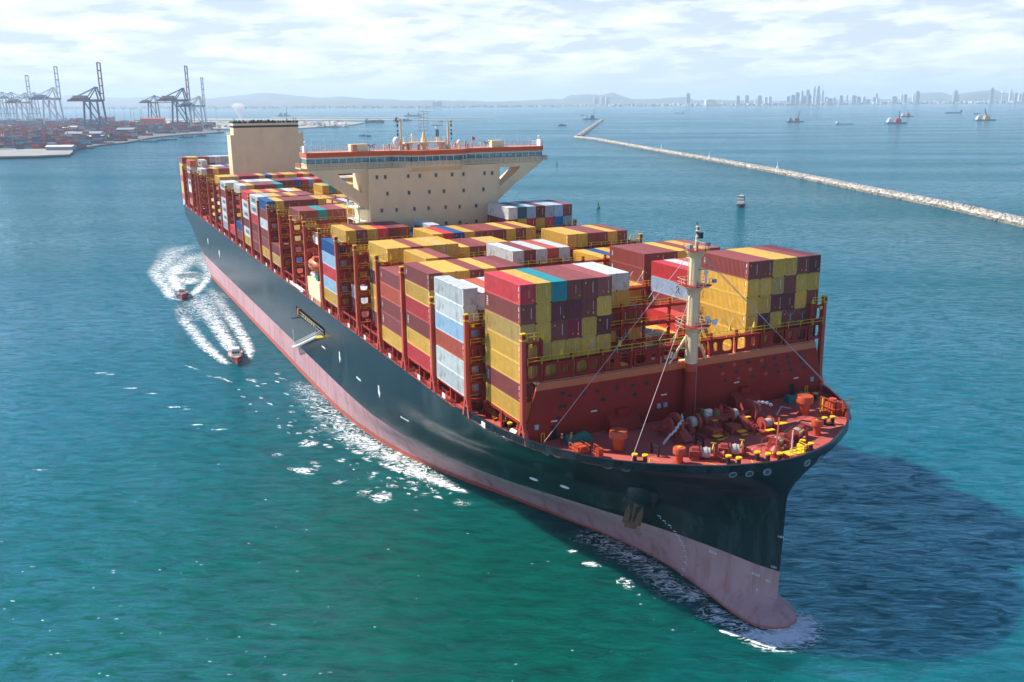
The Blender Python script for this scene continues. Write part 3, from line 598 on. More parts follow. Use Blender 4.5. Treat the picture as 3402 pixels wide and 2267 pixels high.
def fairleads():
    f = []
    for u, v in ((1596,1408),(1644,1432),(1671,1447),(1801,1490),(1836,1503),(2002,1537),(2063,1546),(2431,1569),(2488,1565),(2548,1563),(2593,1556),(2641,1545),(2685,1535),(2722,1523)):
        k = _d+_r2*(u-W0/2)/FPX-_u2*(v-H0/2)/FPX; p = None
        for i in range(1200):
            q = CAM+k*(60+i*0.1)
            if abs(q[1]) <= halfb(q[0], min(q[2], ZD)) and q[2] < ZF and q[0] < 25.4: p = q; break
        if p is None: continue
        f.append(p)
    for p in f:
        side = -1 if p[1] < 0 else 1
        P, Nn, T, U = hull_frame(min(p[0], 25.0), min(p[2], ZD-.35), side)
        if Nn.z < -0.5: Nn.z = -0.5; Nn.normalize()
        mb = M('dark_grey'); n = 16; ring = []
        q = Nn.to_track_quat('Z', 'Y')
        vs = []
        mb.use('steel')
        for r, h in ((.50,.0),(.50,.08),(.43,.13),(.36,.08),(.36,.02)):
            for i in range(n): a = 2*PI*i/n; vs.append(P+q@Vector((r*math.cos(a)*1.15, r*math.sin(a), h)))
        fs = [(k*n+i, k*n+(i+1)%n, (k+1)*n+(i+1)%n, (k+1)*n+i) for k in range(4) for i in range(n)]
        mb.add(vs, fs)
        mb.use('dark_grey'); mb.add([P+q@Vector((.38*math.cos(2*PI*i/n)*1.15, .38*math.sin(2*PI*i/n), .03)) for i in range(n)], [tuple(range(n))])
        mb.build('fairlead', ship)
fairleads()

# anchor and its bolster
def anchor():
    p = hull_hit(2140, 1645); P, Nn, T, U = hull_frame(p[0], p[2])
    mb = M('hull_paint'); q = (Nn*.75+Vector((-.25,-.1,-.55))).normalized(); qt = q.to_track_quat('Z', 'Y'); n = 22; vs = []
    prof = [(2.9,-1.6),(2.7,-.4),(2.3,.9),(1.9,1.5),(1.2,1.55),(.7,1.2),(.01,1.1)]
    for r, h in prof:
        for i in range(n): a = 2*PI*i/n; vs.append(P+qt@Vector((r*math.cos(a), r*math.sin(a)*1.1, h)))
    mb.add(vs, [(k*n+i, k*n+(i+1)%n, (k+1)*n+(i+1)%n, (k+1)*n+i) for k in range(len(prof)-1) for i in range(n)])
    mb.build('anchor_bolster', ship, smooth=True)
    o = P+q*1.7; mb = M('rust'); dn = Vector((-.22, -.12, -1)).normalized(); top = o+Vector((-.5,-.2,-.2))
    mb.cyl(o, top, .25, .25, 8); mb.cyl(top+Vector((0,0,.5)), top+dn*3.0, .30, .24, 8)
    crown = top+dn*3.1; f_ = T
    w = Nn*.30
    mb.hexa([tuple(crown-f_*1.3-w-dn*.5), tuple(crown+f_*1.3-w-dn*.5), tuple(crown+f_*.9-w+dn*.7), tuple(crown-f_*.9-w+dn*.7)], [tuple(crown-f_*1.3+w-dn*.5), tuple(crown+f_*1.3+w-dn*.5), tuple(crown+f_*.9+w+dn*.7), tuple(crown-f_*.9+w+dn*.7)])
    for k in (-1, 1):
        b0 = crown+f_*k*1.0; tip = b0-dn*4.3+f_*k*.15+Nn*.9
        mb.hexa([tuple(b0-f_*.55-w), tuple(b0+f_*.55-w), tuple(b0+f_*.5-w*.6-dn*2.0+Nn*.5), tuple(tip), tuple(b0-f_*.5-w*.6-dn*2.0+Nn*.5)],
                [tuple(b0-f_*.55+w), tuple(b0+f_*.55+w), tuple(b0+f_*.45+w*.6-dn*2.0+Nn*.5), tuple(tip+w*.2), tuple(b0-f_*.45+w*.6-dn*2.0+Nn*.5)])
    mb.build('anchor', ship)
anchor()

# accommodation ladder amidships; a flat black plate paints the shade of its recess
def gangway():
    def s(u, v): return ray(960+u/7.84, 1000+v/7.84, 1, -HB)
    tl, bl, br, tr = s(190,130), s(215,355), s(930,905), s(930,730)
    y = -HB-0.03
    mb = M('recess_shade'); mb.plate([(p[0], y, p[2]) for p in (tl, tr, br, bl)], -0.03, 1)
    mb.build('ladder_recess_shade', ship)
    mb = M('mid_grey'); x0, x1 = bl[0], br[0]; zt, zb_ = tl[2], bl[2]
    for k in range(12):
        x = x0+1.2+(x1-x0-2)*k/11; mb.bar((x, y-.12, zb_+.1), (x, y-.12, zt-.6), .10)
    for f in (.35, .7): mb.bar((x0+3, y-.12, zb_+(zt-zb_)*f), (x1-.4, y-.12, zb_+(zt-zb_)*f), .12)
    mb.use('rail_yellow')
    for k in range(6): x = x0+8+k*2.2; mb.box(x, x+.5, y-.3, y-.1, zb_+.8, zb_+1.7)
    mb.use('vest_orange'); mb.box(x0+2.8, x0+3.6, y-.5, y-.1, zb_+.6, zb_+2.3)
    mb.use('dark_grey'); mb.bar((x0+6, y-.1, zb_+.6), (x0+4.8, y-2.4, zb_+.2), .3)
    mb.build('ladder_winch', ship)
    top = s(860, 905); low = s(265, 1185)
    mb = M('white_paint'); a = Vector((top[0], y-1.0, top[2])); b2 = Vector((low[0], y-1.0, low[2])); n = 26
    for dy in (-.45, .45):
        mb.bar(a+Vector((0,dy,0)), b2+Vector((0,dy,0)), .14, .34); mb.bar(a+Vector((0,dy,1.1)), b2+Vector((0,dy,1.1)), .07); mb.bar(a+Vector((0,dy,.6)), b2+Vector((0,dy,.6)), .05)
    mb.use('mid_grey')
    for k in range(n+1):
        q = a.lerp(b2, k/n); mb.box(q.x-.2, q.x+.2, q.y-.45, q.y+.45, q.z-.02, q.z+.06)
        if k % 3 == 0:
            for dy in (-.45, .45): mb.bar(q+Vector((0,dy,0)), q+Vector((0,dy,1.1)), .05)
    mb.use('rail_yellow'); mb.box(a.x-.3, a.x+2.2, y-1.7, y-.1, a.z-.12, a.z+.08)
    mb.use('white_paint'); mb.cyl(b2+Vector((-1.3,0,.2)), b2+Vector((-1.3,0,4.4)), .12); mb.box(b2.x-1.6, b2.x+.3, y-1.6, y-.2, b2.z-.15, b2.z)
    mb.build('accommodation_ladder', ship)
gangway()

# ------------------------------------------------------------------ breakwater wall and forecastle
def breakwater():
    XB, ZT, YT, YB = 2.0, 32.2, 25.9, 28.4
    mb = M('ship_red')
    mb.hexa([(XB-.35,-YB,ZD-.1),(XB,-YB,ZD-.1),(XB,YB,ZD-.1),(XB-.35,YB,ZD-.1)], [(XB-.35,-YT-.35,ZT-1.1),(XB,-YT-.35,ZT-1.1),(XB,YT+.35,ZT-1.1),(XB-.35,YT+.35,ZT-1.1)])
    mb.use('breakwater_stripe')
    mb.hexa([(XB-.35,-YT-.35,ZT-1.1),(XB+.002,-YT-.35,ZT-1.1),(XB+.002,YT+.35,ZT-1.1),(XB-.35,YT+.35,ZT-1.1)], [(XB-.35,-YT,ZT),(XB+.002,-YT,ZT),(XB+.002,YT,ZT),(XB-.35,YT,ZT)])
    mb.build('breakwater_wall', ship)
    mb = M('black_paint')
    def oval(y, z, rx=.42, rz=.30, m='black_paint'):  # flat disc on the wall, black standing in for the shade inside a hole
        M(m).add([(XB+.012, y+rx*math.cos(a), z+rz*math.sin(a)) for a in np.linspace(0, 2*PI, 15)[:-1]], [tuple(range(14))]).build('wall_opening_disc', ship)
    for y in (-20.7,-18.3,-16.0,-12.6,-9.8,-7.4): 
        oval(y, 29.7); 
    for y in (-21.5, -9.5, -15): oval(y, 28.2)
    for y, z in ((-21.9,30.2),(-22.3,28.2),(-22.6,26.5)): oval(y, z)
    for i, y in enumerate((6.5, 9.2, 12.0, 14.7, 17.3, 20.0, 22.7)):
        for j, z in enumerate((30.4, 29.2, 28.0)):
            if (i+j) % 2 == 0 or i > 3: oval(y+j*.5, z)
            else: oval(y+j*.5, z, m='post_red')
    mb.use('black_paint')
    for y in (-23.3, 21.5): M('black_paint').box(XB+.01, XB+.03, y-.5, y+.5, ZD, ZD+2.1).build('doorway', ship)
    mb.use('white_paint')
    for y, z in ((-23.3,26.1),(-16.6,26.6),(9.8,27.3),(22.2,26.3),(-4.2,27.3)): M('white_paint').box(XB+.01, XB+.12, y-.5, y+.5, z, z+.18).build('strip_lamp', ship)
    mb.use('lightbox'); 
    for y in (-5.1,-3.9,-26.2, 25.6): M('lightbox').box(XB+.01, XB+.25, y-.3, y+.3, 25.4, 26.1).build('wall_cabinet', ship)
    mb.use('rail_yellow')
    for y in (-25.3, 24.4): M('rail_yellow').bar((XB+.3,y-.25,ZD),(XB+.3,y-.25,ZD+1.3),.12).bar((XB+.3,y+.25,ZD),(XB+.3,y+.25,ZD+1.3),.12).bar((XB+.3,y-.25,ZD+1.3),(XB+.3,y+.25,ZD+1.3),.12).build('hand_hoop', ship)
    for y0, y1 in ((-14.6,-9.4),(8.6,13.6)):
        mb = M('ship_red')   # sloped store housing in front of the wall
        mb.hexa([(XB,y0,ZD),(XB+2.0,y0,ZD),(XB+2.0,y1,ZD),(XB,y1,ZD)], [(XB,y0,ZD+2.6),(XB+1.4,y0,ZD+1.7),(XB+1.4,y1,ZD+1.7),(XB,y1,ZD+2.6)])
        mb.box(XB, XB+1.0, (y0+y1)/2-.9, (y0+y1)/2+.9, ZD+2.3, ZD+3.2)
        mb.build('store_housing', ship)
mat('breakwater_stripe', (0.58, 0.155, 0.060), 0.5, 0.06)
mat('lightbox', (0.25, 0.42, 0.50), 0.4, 0.1)
breakwater()

def foremast():
    root = tag(empty('foremast', (3.0, 0, 0), parent=ship))
    mb = M('ship_red').cyl((0,0,ZD-.1), (0,0,31.0), .95, .95, 28, False); mb.use('vent_orange').cyl((0,0,31.0), (0,0,32.2), .952, .952, 28, False)
    mb.use('cream').cyl((0,0,32.2), (0,0,38.0), .95, .92, 28, False).cyl((0,0,38.0), (0,0,49.4), .92, .82, 28)
    o = smooth_angle(mb.build('mast_tube', root), 50)
    for z, r, ry, off in ((38.1, 2.0, 2.5, .3), (44.3, 1.9, 2.5, .3), (49.5, 1.3, 1.7, .1)):
        mb = M('cream'); pts = [(-r,-ry*.8),(r*.6,-ry),(r+off,-ry*.45),(r+off,ry*.45),(r*.6,ry),(-r,ry*.8)]
        mb.hexa([(x*.9, y*.9, z-.22) for x, y in pts], [(x, y, z-.02) for x, y in pts]); mb.use('ship_red').add([(x*.97, y*.97, z+.004) for x, y in pts], [tuple(range(6))])
        mb.use('cream').cyl((0,0,z-1.0), (0,0,z-.2), .95, 1.5, 20)
        mb.build('mast_platform', root)
        mb = M('cream_rail').rail([(x*.95, y*.95, z) for x, y in pts+pts[:1]], 1.05, .028, 1.0, 2); mb.build('platform_railing', root)
    mb = M('cream')
    for sy in (-1, 1): mb.cyl((-.2, sy*.5, 37.0), (-1.0, sy*3.4, 32.2), .20, .20, 10); mb.bar((0, sy*.8, 34.6), (-.5, sy*1.9, 34.6), .18)
    mb.build('mast_brace', root)
    mb = M('cream').cyl((0,0,49.5),(0,0,51.4),.22,.16,10).cyl((0,0,51.4),(0,0,53.4),.10,.06,8)
    for z in (50.9, 51.6, 52.4, 53.0): mb.box(-.05,.45,-.25,.25,z,z+.06)
    mb.use('black_paint').box(.15,.6,.1,.75,51.3,52.2).cyl((.25,-.15,52.0),(.25,-.15,52.4),.12).cyl((.2,.12,52.6),(.2,.12,53.0),.12).cyl((0,0,53.3),(0,0,53.7),.08)
    mb.build('signal_mast', root)
    for x, y, z in ((1.9,-1.0,44.5),(1.6,2.4,44.7),(.8,-1.6,50.0),(.9,1.5,50.2)): M('steel').box(x-.25, x+.2, y-.3, y+.3, z, z+.5).cyl((x,y,z-.25),(x,y,z+.1),.05).build('floodlight', root)
    mb = M('white_paint').cyl((1.1,1.2,44.3),(1.1,1.2,46.0),.14).ball((1.1,1.2,46.3),.34); mb.use('mid_grey').bar((.9,.0,46.75),(1.3,2.5,46.75),.12,.16); mb.build('radar_scanner', root)
    mb = M('white_paint').cyl((1.9,1.9,38.9),(2.7,2.2,38.9),.14,.5,14).box(1.2,1.7,1.3,1.9,38.5,39.6); mb.build('fog_horn', root)
    mb = M('cream')
    for k in range(34): z = 33+k*.5; mb.bar((-.1,-.93,z),(-.1,-1.18,z),.05); 
    mb.bar((-.1,-1.18,33),(-.1,-1.18,49.4),.06); mb.build('mast_ladder', root)
    mb = M('stay_wire')
    def stay(a, b2, r=.045): mb.cyl(a, b2, r, r, 6)
    stay((-.2,-.9,49.2), (1.8,-26.4,24.4)); stay((.5,-.6,44.0), (13.2,-19.2,24.4)); stay((-.2,.9,49.2), (9.3,23.4,24.4)); stay((-.2,.95,48.8), (9.6,23.6,24.4)); stay((.9,.3,43.5),(.95,.35,24.2),.025)
    mb.use('dark_grey').bar((5.2,-7.3,36.0),(5.7,-8.0,35.2),.3,.3); mb.build('mast_stay', root)
mat('cream_rail', (0.62, 0.46, 0.30), 0.5, 0.05)
mat('stay_wire', (0.50, 0.40, 0.42), 0.5, 0.05)
foremast()
ZB = ZD-.12   # forecastle deck surface

def part(mb, name, parent=ship, loc=None, rz=0, smooth=True):
    o = mb.build(name, parent, loc=loc); o.rotation_euler = (0,0,rz)
    return smooth_angle(o, 38) if smooth else o

def deck_gear():
    # mushroom ventilators
    for x, y, R_, h in ((9.7,-17.1,1.30,3.0),(9.7,17.1,1.30,3.0),(17.6,-12.4,.88,2.3),(17.6,12.2,.88,2.3)):
        mb = M('vent_orange').lathe([(R_*.62,0),(R_*.62,h*.55),(R_*.7,h*.62),(R_,h*.64),(R_,h*.93),(R_*.93,h)], n=26); mb.use('machine_red').lathe([(R_*.85,0),(R_*.85,.12)], n=20)
        if R_ < 1: mb.use('rail_yellow').cyl((0,0,h),(0,0,h+.10),.28)
        part(mb, 'ventilator', loc=(x, y, ZB))
    # yellow-capped bollards in pairs on a common base
    def bolls(a, b2=None):
        cx, cy = ((a[0]+b2[0])/2, (a[1]+b2[1])/2) if b2 else a
        mb = M('black_paint')
        pts = [a]+([b2] if b2 else [])
        if b2: mb.bar((a[0]-cx, a[1]-cy, .10), (b2[0]-cx, b2[1]-cy, .10), .85, .18)
        for p in pts:
            x, y = p[0]-cx, p[1]-cy; mb.use('black_paint').cyl((x,y,0),(x,y,1.05),.30,.30,18); mb.use('rail_yellow').cyl((x,y,1.05),(x,y,1.25),.44,.42,18)
        part(mb, 'bollard', loc=(cx, cy, ZB))
    bolls((14.6,-17.6),(15.5,-16.5)); bolls((20.8,-6.6),(22.0,-5.8)); bolls((21.5,-2.2),(22.6,-1.3)); bolls((23.2,.2)); bolls((20.9,6.4),(22.3,6.6)); bolls((15.0,16.2),(15.2,17.6)); bolls((4.6,22.4),(5.2,23.6)); bolls((-6.2,-27.4),(-4.6,-27.2)); bolls((20.2,-10.2,),None) if False else None
    # mooring winches
    def winch(x, y, rz):
        root = empty('mooring_winch', (x, y, ZB), rz, ship)
        mb = M('machine_red').box(-1.9,1.9,-.9,.9,0,.25)
        mb.hexa([(-2.1,-.95,.2),(-1.0,-.95,.2),(-1.0,.95,.2),(-2.1,.95,.2)], [(-2.0,-.4,1.75),(-1.05,-.4,1.75),(-1.05,.4,1.75),(-2.0,.4,1.75)])
        mb.box(-2.3,-.95,-.8,.85,.2,1.35)
        for xx in (-.8,.95): mb.cyl((xx,0,1.0),(xx+.12,0,1.0),.92,.92,22)
        mb.box(1.15,1.5,-.35,.35,.1,1.35); mb.cyl((1.5,0,1.0),(2.1,0,1.0),.28,.28,12).cyl((2.1,0,1.0),(2.35,0,1.0),.30,.50,14)
        mb.cyl((.1,.9,.5),(.1,1.5,.7),.28,.28,10)
        part(mb, 'winch_frame', root)
        part(M('rope').cyl((-.62,0,1.0),(.5,0,1.0),.70,.74,20).cyl((-.2,.0,1.02),(.1,0,1.02),.80,.80,20), 'rope_drum', root)
        mb = M('rail_yellow').bar((.7,.2,1.2),(1.0,1.3,1.9),.12).bar((.6,1.3,2.0),(1.3,1.2,1.95),.12); part(mb, 'brake_lever', root, smooth=False)
    winch(18.2,-8.3,.95); winch(19.0,-4.0,.95); winch(19.3,3.2,2.0+PI); winch(17.9,8.0,2.0+PI)
    # windlasses with chain, gypsy and brake drum
    for s in (-1, 1):
        root = empty('windlass', (9.2, s*5.6, ZB), 0, ship)
        mb = M('machine_red').box(-2.6,2.4,-2.8,2.8,0,.4)
        for yy, r in ((-2.6*s, 1.2), (1.2*s, 1.9), (2.3*s, 1.25)): mb.cyl((-.4,yy-.22,1.75),(-.4,yy+.22,1.75),r,r,26)
        mb.cyl((-.4,-3.4,1.75),(-.4,3.4,1.75),.35,.35,14)
        mb.box(-1.6,.8,-1.1*s-.5,-1.1*s+.5,.3,1.2); mb.box(1.0,3.1,-3.9*s-.9,-3.9*s+.9,.1,1.3)
        mb.hexa([(.6,-1.9,.3),(3.0,-1.9,.3),(3.0,-.2,.3),(.6,-.2,.3)], [(.4,-1.7,1.9),(1.3,-1.7,1.5),(1.3,-.4,1.5),(.4,-.4,1.9)])
        for a in range(8): t = a*PI/4; mb.bar((-.4,1.2*s+.3*s,1.75),(-.4+1.7*math.cos(t),1.2*s+.3*s,1.75+1.7*math.sin(t)),.14)
        mb.cyl((-1.6,3.0*s,1.0),(-1.6,4.6*s,1.6),.45,.45,14); mb.cyl((.2,-3.6*s,1.6),(.2,-4.8*s,1.6),.55,.3,14)
        part(mb, 'windlass_frame', root)
        part(M('rope').cyl((-.4,-2.2*s,1.75),(-.4,-1.3*s,1.75),.85,.85,20), 'rope_drum', root)
        # stud-link chain
        mb = M('chain')
        P = [(-.3,.2*s,3.2),(.9,-1.0*s,2.9),(2.0,-3.0*s,1.9),(2.4,-4.2*s,1.5),(2.3,-4.8*s,.8),(2.2,-5.3*s,.1)] if s < 0 else [(-.6,2.0,3.0),(-.5,3.4,2.9),(-.4,5.0,2.5),(-.2,5.8,1.9)]
        P = [Vector((a, b2*(1 if s < 0 else 1), c)) for a, b2, c in P]; k = 0
        if s < 0: P = [Vector((p.x, -abs(p.y) if p.y > 0 and i > 0 else p.y, p.z)) for i, p in enumerate(P)]
        L = sum((b2-a).length for a, b2 in zip(P, P[1:])); n = int(L/.42)
        def at(d_):
            for a, b2 in zip(P, P[1:]):
                l = (b2-a).length
                if d_ <= l: return a.lerp(b2, d_/l), (b2-a).normalized()
                d_ -= l
            return P[-1], (P[-1]-P[-2]).normalized()
        for i in range(n):
            c, t = at((i+.5)*.42); sd = t.cross(Vector((0,0,1)) if i % 2 else Vector((.3,.2,1)).cross(t)).normalized()*.17
            e = t*.19
            for sgn in (-1, 1): mb.bar(c-e+sd*sgn, c+e+sd*sgn, .12); mb.bar(c-sd+e*sgn, c+sd+e*sgn, .12)
        part(mb, 'anchor_chain', root, smooth=False)
        mb = M('rail_yellow').box(3.2,4.1,-3.4*s-.7,-3.4*s+.7,.62,.70).box(4.1,4.6,-3.4*s-.5,-3.4*s+.5,.3,.36); part(mb, 'step_platform', root, smooth=False)
        mb = M('vent_orange').lathe([(.02,0),(.85,0),(.85,.18),(.6,.3)], (2.2, -5.4*s, 0), 18); part(mb, 'hawse_cover', root)
    # control platform between the windlasses
    root = empty('control_platform', (8.6, 0.6, ZB), 0, ship)
    mb = M('machine_red').box(-1.6,1.6,-2.2,2.2,1.9,2.02)
    for x in (-1.5,1.5):
        for y in (-2.1,0,2.1): mb.bar((x,y,0),(x,y,1.9),.14)
    mb.rail([(-1.6,-2.2,2.0),(1.6,-2.2,2.0),(1.6,2.2,2.0),(-1.6,2.2,2.0)],1.1,.03,1.1); part(mb, 'platform_deck', root, smooth=False)
    mb = M('white_paint').box(-.7,-.1,-1.6,-.5,2.0,3.0).use('green_paint').box(-.2,.5,-.2,.5,2.0,2.7).box(-1.0,-.6,-2.0,-1.7,2.0,3.1).use('paint_red').box(-.9,-.3,.5,1.0,2.0,2.8).cyl((-.8,1.7,2.0),(-.8,1.7,3.0),.25,.25,12)
    part(mb, 'deck_stores', root, smooth=False)
    for y, x0 in ((-1.4,1.6),(3.9,2.6)):
        mb = M('machine_red')
        for dy in (-.4,.4): mb.bar((x0,y+dy,2.0),(x0+2.6,y+dy,0.05),.10,.2)
        for k in range(7): t = k/7; mb.box(x0+2.6*t, x0+2.6*t+.3, y-.4, y+.4, 2.0*(1-t)-.05, 2.0*(1-t))
        mb.use('rail_yellow').box(x0-.1,x0+.4,y-.42,y+.42,2.0,2.06).box(x0+2.4,x0+2.8,y-.42,y+.42,.06,.12); part(mb, 'ladder', root, smooth=False)
    # third winch set starboard of the right windlass
    mb = M('machine_red').cyl((0,-1.2,1.2),(0,1.5,1.2),.45,.45,16).cyl((0,-.9,1.2),(0,-.7,1.2),1.05,1.05,20).cyl((0,.8,1.2),(0,1.0,1.2),1.05,1.05,20).box(-1,1.3,-1.6,1.8,0,.5).box(-.6,.6,1.2,2.3,.4,2.0)
    mb.use('rope').cyl((0,-.65,1.2),(0,.7,1.2),.7,.7,18); mb.use('rail_yellow').box(1.2,2.2,.4,2.2,1.5,1.58).box(1.6,2.3,-1.6,-.2,.9,.98); part(mb, 'mooring_winch', loc=(13.0,6.6,ZB))
    # black roller frames
    for x, y in ((13.6,-13.6),(13.6,-6.0)):
        mb = M('black_paint').bar((-.8,0,0),(-.8,0,1.45),.26).bar((.8,0,0),(.8,0,1.45),.26).bar((-.9,0,1.45),(.9,0,1.45),.30,.24).bar((-.8,0,.9),(.8,0,.9),.12); part(mb, 'roller_fairlead', loc=(x, y, ZB), smooth=False)
    # tarpaulined gear
    for x, y in ((4.3,-20.6),(4.3,20.4)):
        mb = M('tarp_green'); n = 9; vs = []
        for i in range(n):
            for j, (a, b2) in enumerate(((-.85,0),(-.8,.9),(-.45,1.45),(0,1.6),(.45,1.5),(.8,.95),(.85,0))):
                k = .82+.18*math.sin(i*1.7+j); vs.append((a*k*1.1, -2.0+4.0*i/(n-1), b2*(.85+.15*math.sin(i*1.1+j*.6))*(0.75 if i in (0, n-1) else 1)))
        fs = [(i*7+j, i*7+j+1, (i+1)*7+j+1, (i+1)*7+j) for i in range(n-1) for j in range(6)]+[tuple(range(7)), tuple(range((n-1)*7, n*7))]
        mb.add(vs, fs); part(mb, 'covered_winch', loc=(x, y, ZB))
    # life raft cradles and boxes by the rail, starboard
    mb = M('vent_orange').rail([(-1.2,-1.0,0),(1.4,-1.0,0),(1.4,.9,0),(-1.2,.9,0)], 1.3,.05,1.0,2).box(-.8,.1,-.5,.5,.4,1.2).box(.3,1.2,-.5,.5,.4,1.2).box(-1.0,1.3,-.8,-.7,0,1.1); part(mb, 'raft_cradle', loc=(8.0,-22.4,ZB), smooth=False)
    mb = M('vent_orange').box(-.4,.4,-.4,.4,0,1.3).rail([(-.6,-.5,0),(.6,-.5,0)],1.9,.04,.6); part(mb, 'hydrant_box', loc=(10.8,-20.9,ZB), smooth=False)
    # orange gear on the port side
    mb = M('vent_orange').box(-.8,.9,-1.2,1.0,0,1.9).cyl((.2,-.6,1.9),(.2,-.6,2.6),.6,.6,16).rail([(-1.4,-1.5,0),(1.8,-1.5,0),(1.8,1.4,0)],2.6,.05,1.1,2).bar((1.2,1.2,.2),(3.0,-.2,.6),.35,.5).bar((2.4,1.0,.2),(4.2,-.8,.6),.35,.5)
    mb.use('rail_yellow').box(-1.3,-1.0,-1.4,-1.1,0,2.4).box(-1.3,-.7,-1.6,-1.0,.1,.4); part(mb, 'boarding_davit', loc=(11.6,21.4,ZB), smooth=False)
    # yellow lookout platform with flag pole at the stem, and small crane
    mb = M('rail_yellow').box(-.9,.7,-1.5,1.5,.75,.85).box(-.9,.5,1.1,1.5,.8,1.6).rail([(.7,-1.5,.85),(.7,1.5,.85),(-.9,1.5,.85)],1.0,.04,.8); mb.bar((-2.2,-1.9,.9),(-1.6,-.6,1.0),.28)
    mb.use('cream_white').cyl((.2,-.8,0),(.2,-.8,4.2),.12,.08,10); part(mb, 'lookout_platform', loc=(23.2,2.9,ZB), smooth=False)
    mb = M('machine_red').lathe([(1.0,0),(.9,.9),(.5,1.3),(.35,1.5)], n=18).bar((0,0,1.2),(-2.6,2.6,4.3),.22,.3).rail([(-1.6,-1.2,0),(-1.6,1.5,0),(1.0,1.6,0)],2.2,.04,1.3,1); mb.use('rail_yellow').bar((.4,-.9,.7),(.9,.5,.7),.25).bar((-1.0,.2,.8),(-.6,.9,.9),.4); part(mb, 'deck_crane', loc=(21.4,1.1,ZB))
    # heavy rope run between bits
    mb = M('dark_grey').path([(15.2,16.6,ZB+1.0),(14.6,13.4,ZB+.9),(14.2,12.4,ZB+1.1),(17.0,6.0,ZB+.9),(18.6,2.4,ZB+.8)], .12); part(mb, 'mooring_rope'); mb = M('steel').path([(9.2,14.8,ZB+1.1),(9.0,13.0,ZB+1.6),(9.6,11.6,ZB+.6),(10.4,9.4,ZB+.2)], .13); part(mb, 'mooring_rope')
    # yellow safety lines painted round the working areas
    mb = M('rail_yellow')
    def line(a, b2, w=.11):
        a = Vector((a[0],a[1],ZB+.008)); b2 = Vector((b2[0],b2[1],ZB+.008)); d_ = (b2-a).normalized(); s_ = Vector((-d_.y,d_.x,0))*w/2; mb.add([a-s_,b2-s_,b2+s_,a+s_], [(0,1,2,3)])
    for q in (((16.0,-16.2),(14.2,-14.9),(15.6,-14.2)),((22.0,-7.4),(19.0,-9.0),(18.6,-6.0),(21.2,-4.6)),((22.8,-3.8),(19.8,-2.2),(20.2,.6)),((22.9,5.2),(20.0,5.0),(20.2,8.6),(21.4,9.0)),((16.6,15.0),(13.6,14.6),(13.4,19.0),(16.4,18.6),(16.6,15.0)),((6.6,21.0),(3.8,21.0),(3.8,24.6)),((23.2,-8.6),(20.4,-10.4))):
        for a, b2 in zip(q, q[1:]): line(a, b2)
    part(mb, 'safety_line', smooth=False)
    # side mooring deck aft of the wall: winch, rope and stair
    mb = M('machine_red').cyl((0,-.2,1.3),(2.2,-.2,1.3),.55,.55,16).cyl((-.1,-.2,1.3),(.05,-.2,1.3),.95,.95,18).cyl((2.2,-.2,1.3),(2.35,-.2,1.3),.95,.95,18).box(-.4,2.6,-.9,.6,0,.6); mb.use('rope').cyl((.4,-.2,1.3),(1.0,-.2,1.3),.68,.68,16).cyl((1.4,-.2,1.3),(2.0,-.2,1.3),.68,.68,16)
    part(mb, 'mooring_winch', loc=(-7.5,-26.2,ZB), rz=.1); 
    mb = M('white_paint').cyl((0,0,.5),(1.6,.2,.5),.42,.42,14); part(mb, 'life_raft', loc=(-3.0,-27.7,ZB))
    mb = M('rail_yellow')
    for k in range(14): mb.box(-14.6+k*.38, -14.4+k*.38, -27.6, -26.7, ZB+3.2-k*.22, ZB+3.25-k*.22)
    mb.use('ship_red').bar((-14.7,-27.6,ZB+3.2),(-9.3,-27.6,ZB+.1),.1,.3).bar((-14.7,-26.7,ZB+3.2),(-9.3,-26.7,ZB+.1),.1,.3); part(mb, 'side_stair', smooth=False)
deck_gear()
# ------------------------------------------------------------------ cargo layout
BP, RW, TH, Z1 = 14.63, 2.52, 2.896, 26.03
BX = {b: -BP*(b-1) for b in range(1, 21)}
BX.update({21: -314.0, 22: -328.6, 23: -343.2, 24: -357.0})
STK = {}      # (bay,row) -> (string of paints top->bottom, tier height)
rc = random.Random(11)
def fill(n): return ''.join(rc.choices('BYDRPWOGTULS', weights=[30,26,12,7,8,6,4,4,2,3,2,3])[0] for _ in range(n))
def put(b, r0, top, tiers, h=TH, rest=None):
    """top: paints of the topmost tier, one letter per row from r0; further strings go down"""
    rows = len(top[0])
    for i in range(rows):
        s = ''.join(t[i] for t in top)
        if rest and i in rest: s = rest[i]
        s = (s+fill(12))[:tiers]; STK[(b, r0+i)] = (s, h)
def low(b, r0, r1, tiers, h=TH):
    for r in range(r0, r1+1): STK[(b, r)] = (fill(tiers), h)
H2 = 2.75
put(1, 1, ['RYTBBP', 'DYDDBY', 'SYBMYD', 'YYYYYY', 'YYYYYY'], 7, rest={0: 'RBSYYBY'})
put(1, 17, ['BBYYBD', 'YYSBYY', 'YYDDYB', 'YDYBBB', 'YYBYBD'], 7, rest={0: 'BYYYYYB'}); low(1, 8, 10, 1); low(1, 13, 14, 1)
put(2, 0, ['W'], 6, rest={0: 'WWLOWW'}); put(2, 1, ['WOWOWBWOO'], 6, H2); put(2, 10, ['WW', 'YY', 'BB'], 6); put(2, 12, ['B'], 4); low(2, 13, 15, 2); put(2, 16, ['R'], 3); put(2, 17, ['RWOWBW'], 6, H2, rest={0: 'RLPYBB'})
put(3, 0, ['BYYBYPB'], 6, rest={0: 'BYRBYR'}); low(3, 7, 14, 3); put(3, 15, ['SY'], 4); put(3, 17, ['BBBYBYP', 'BBDYDYB', 'BYYBDBY'], 6)
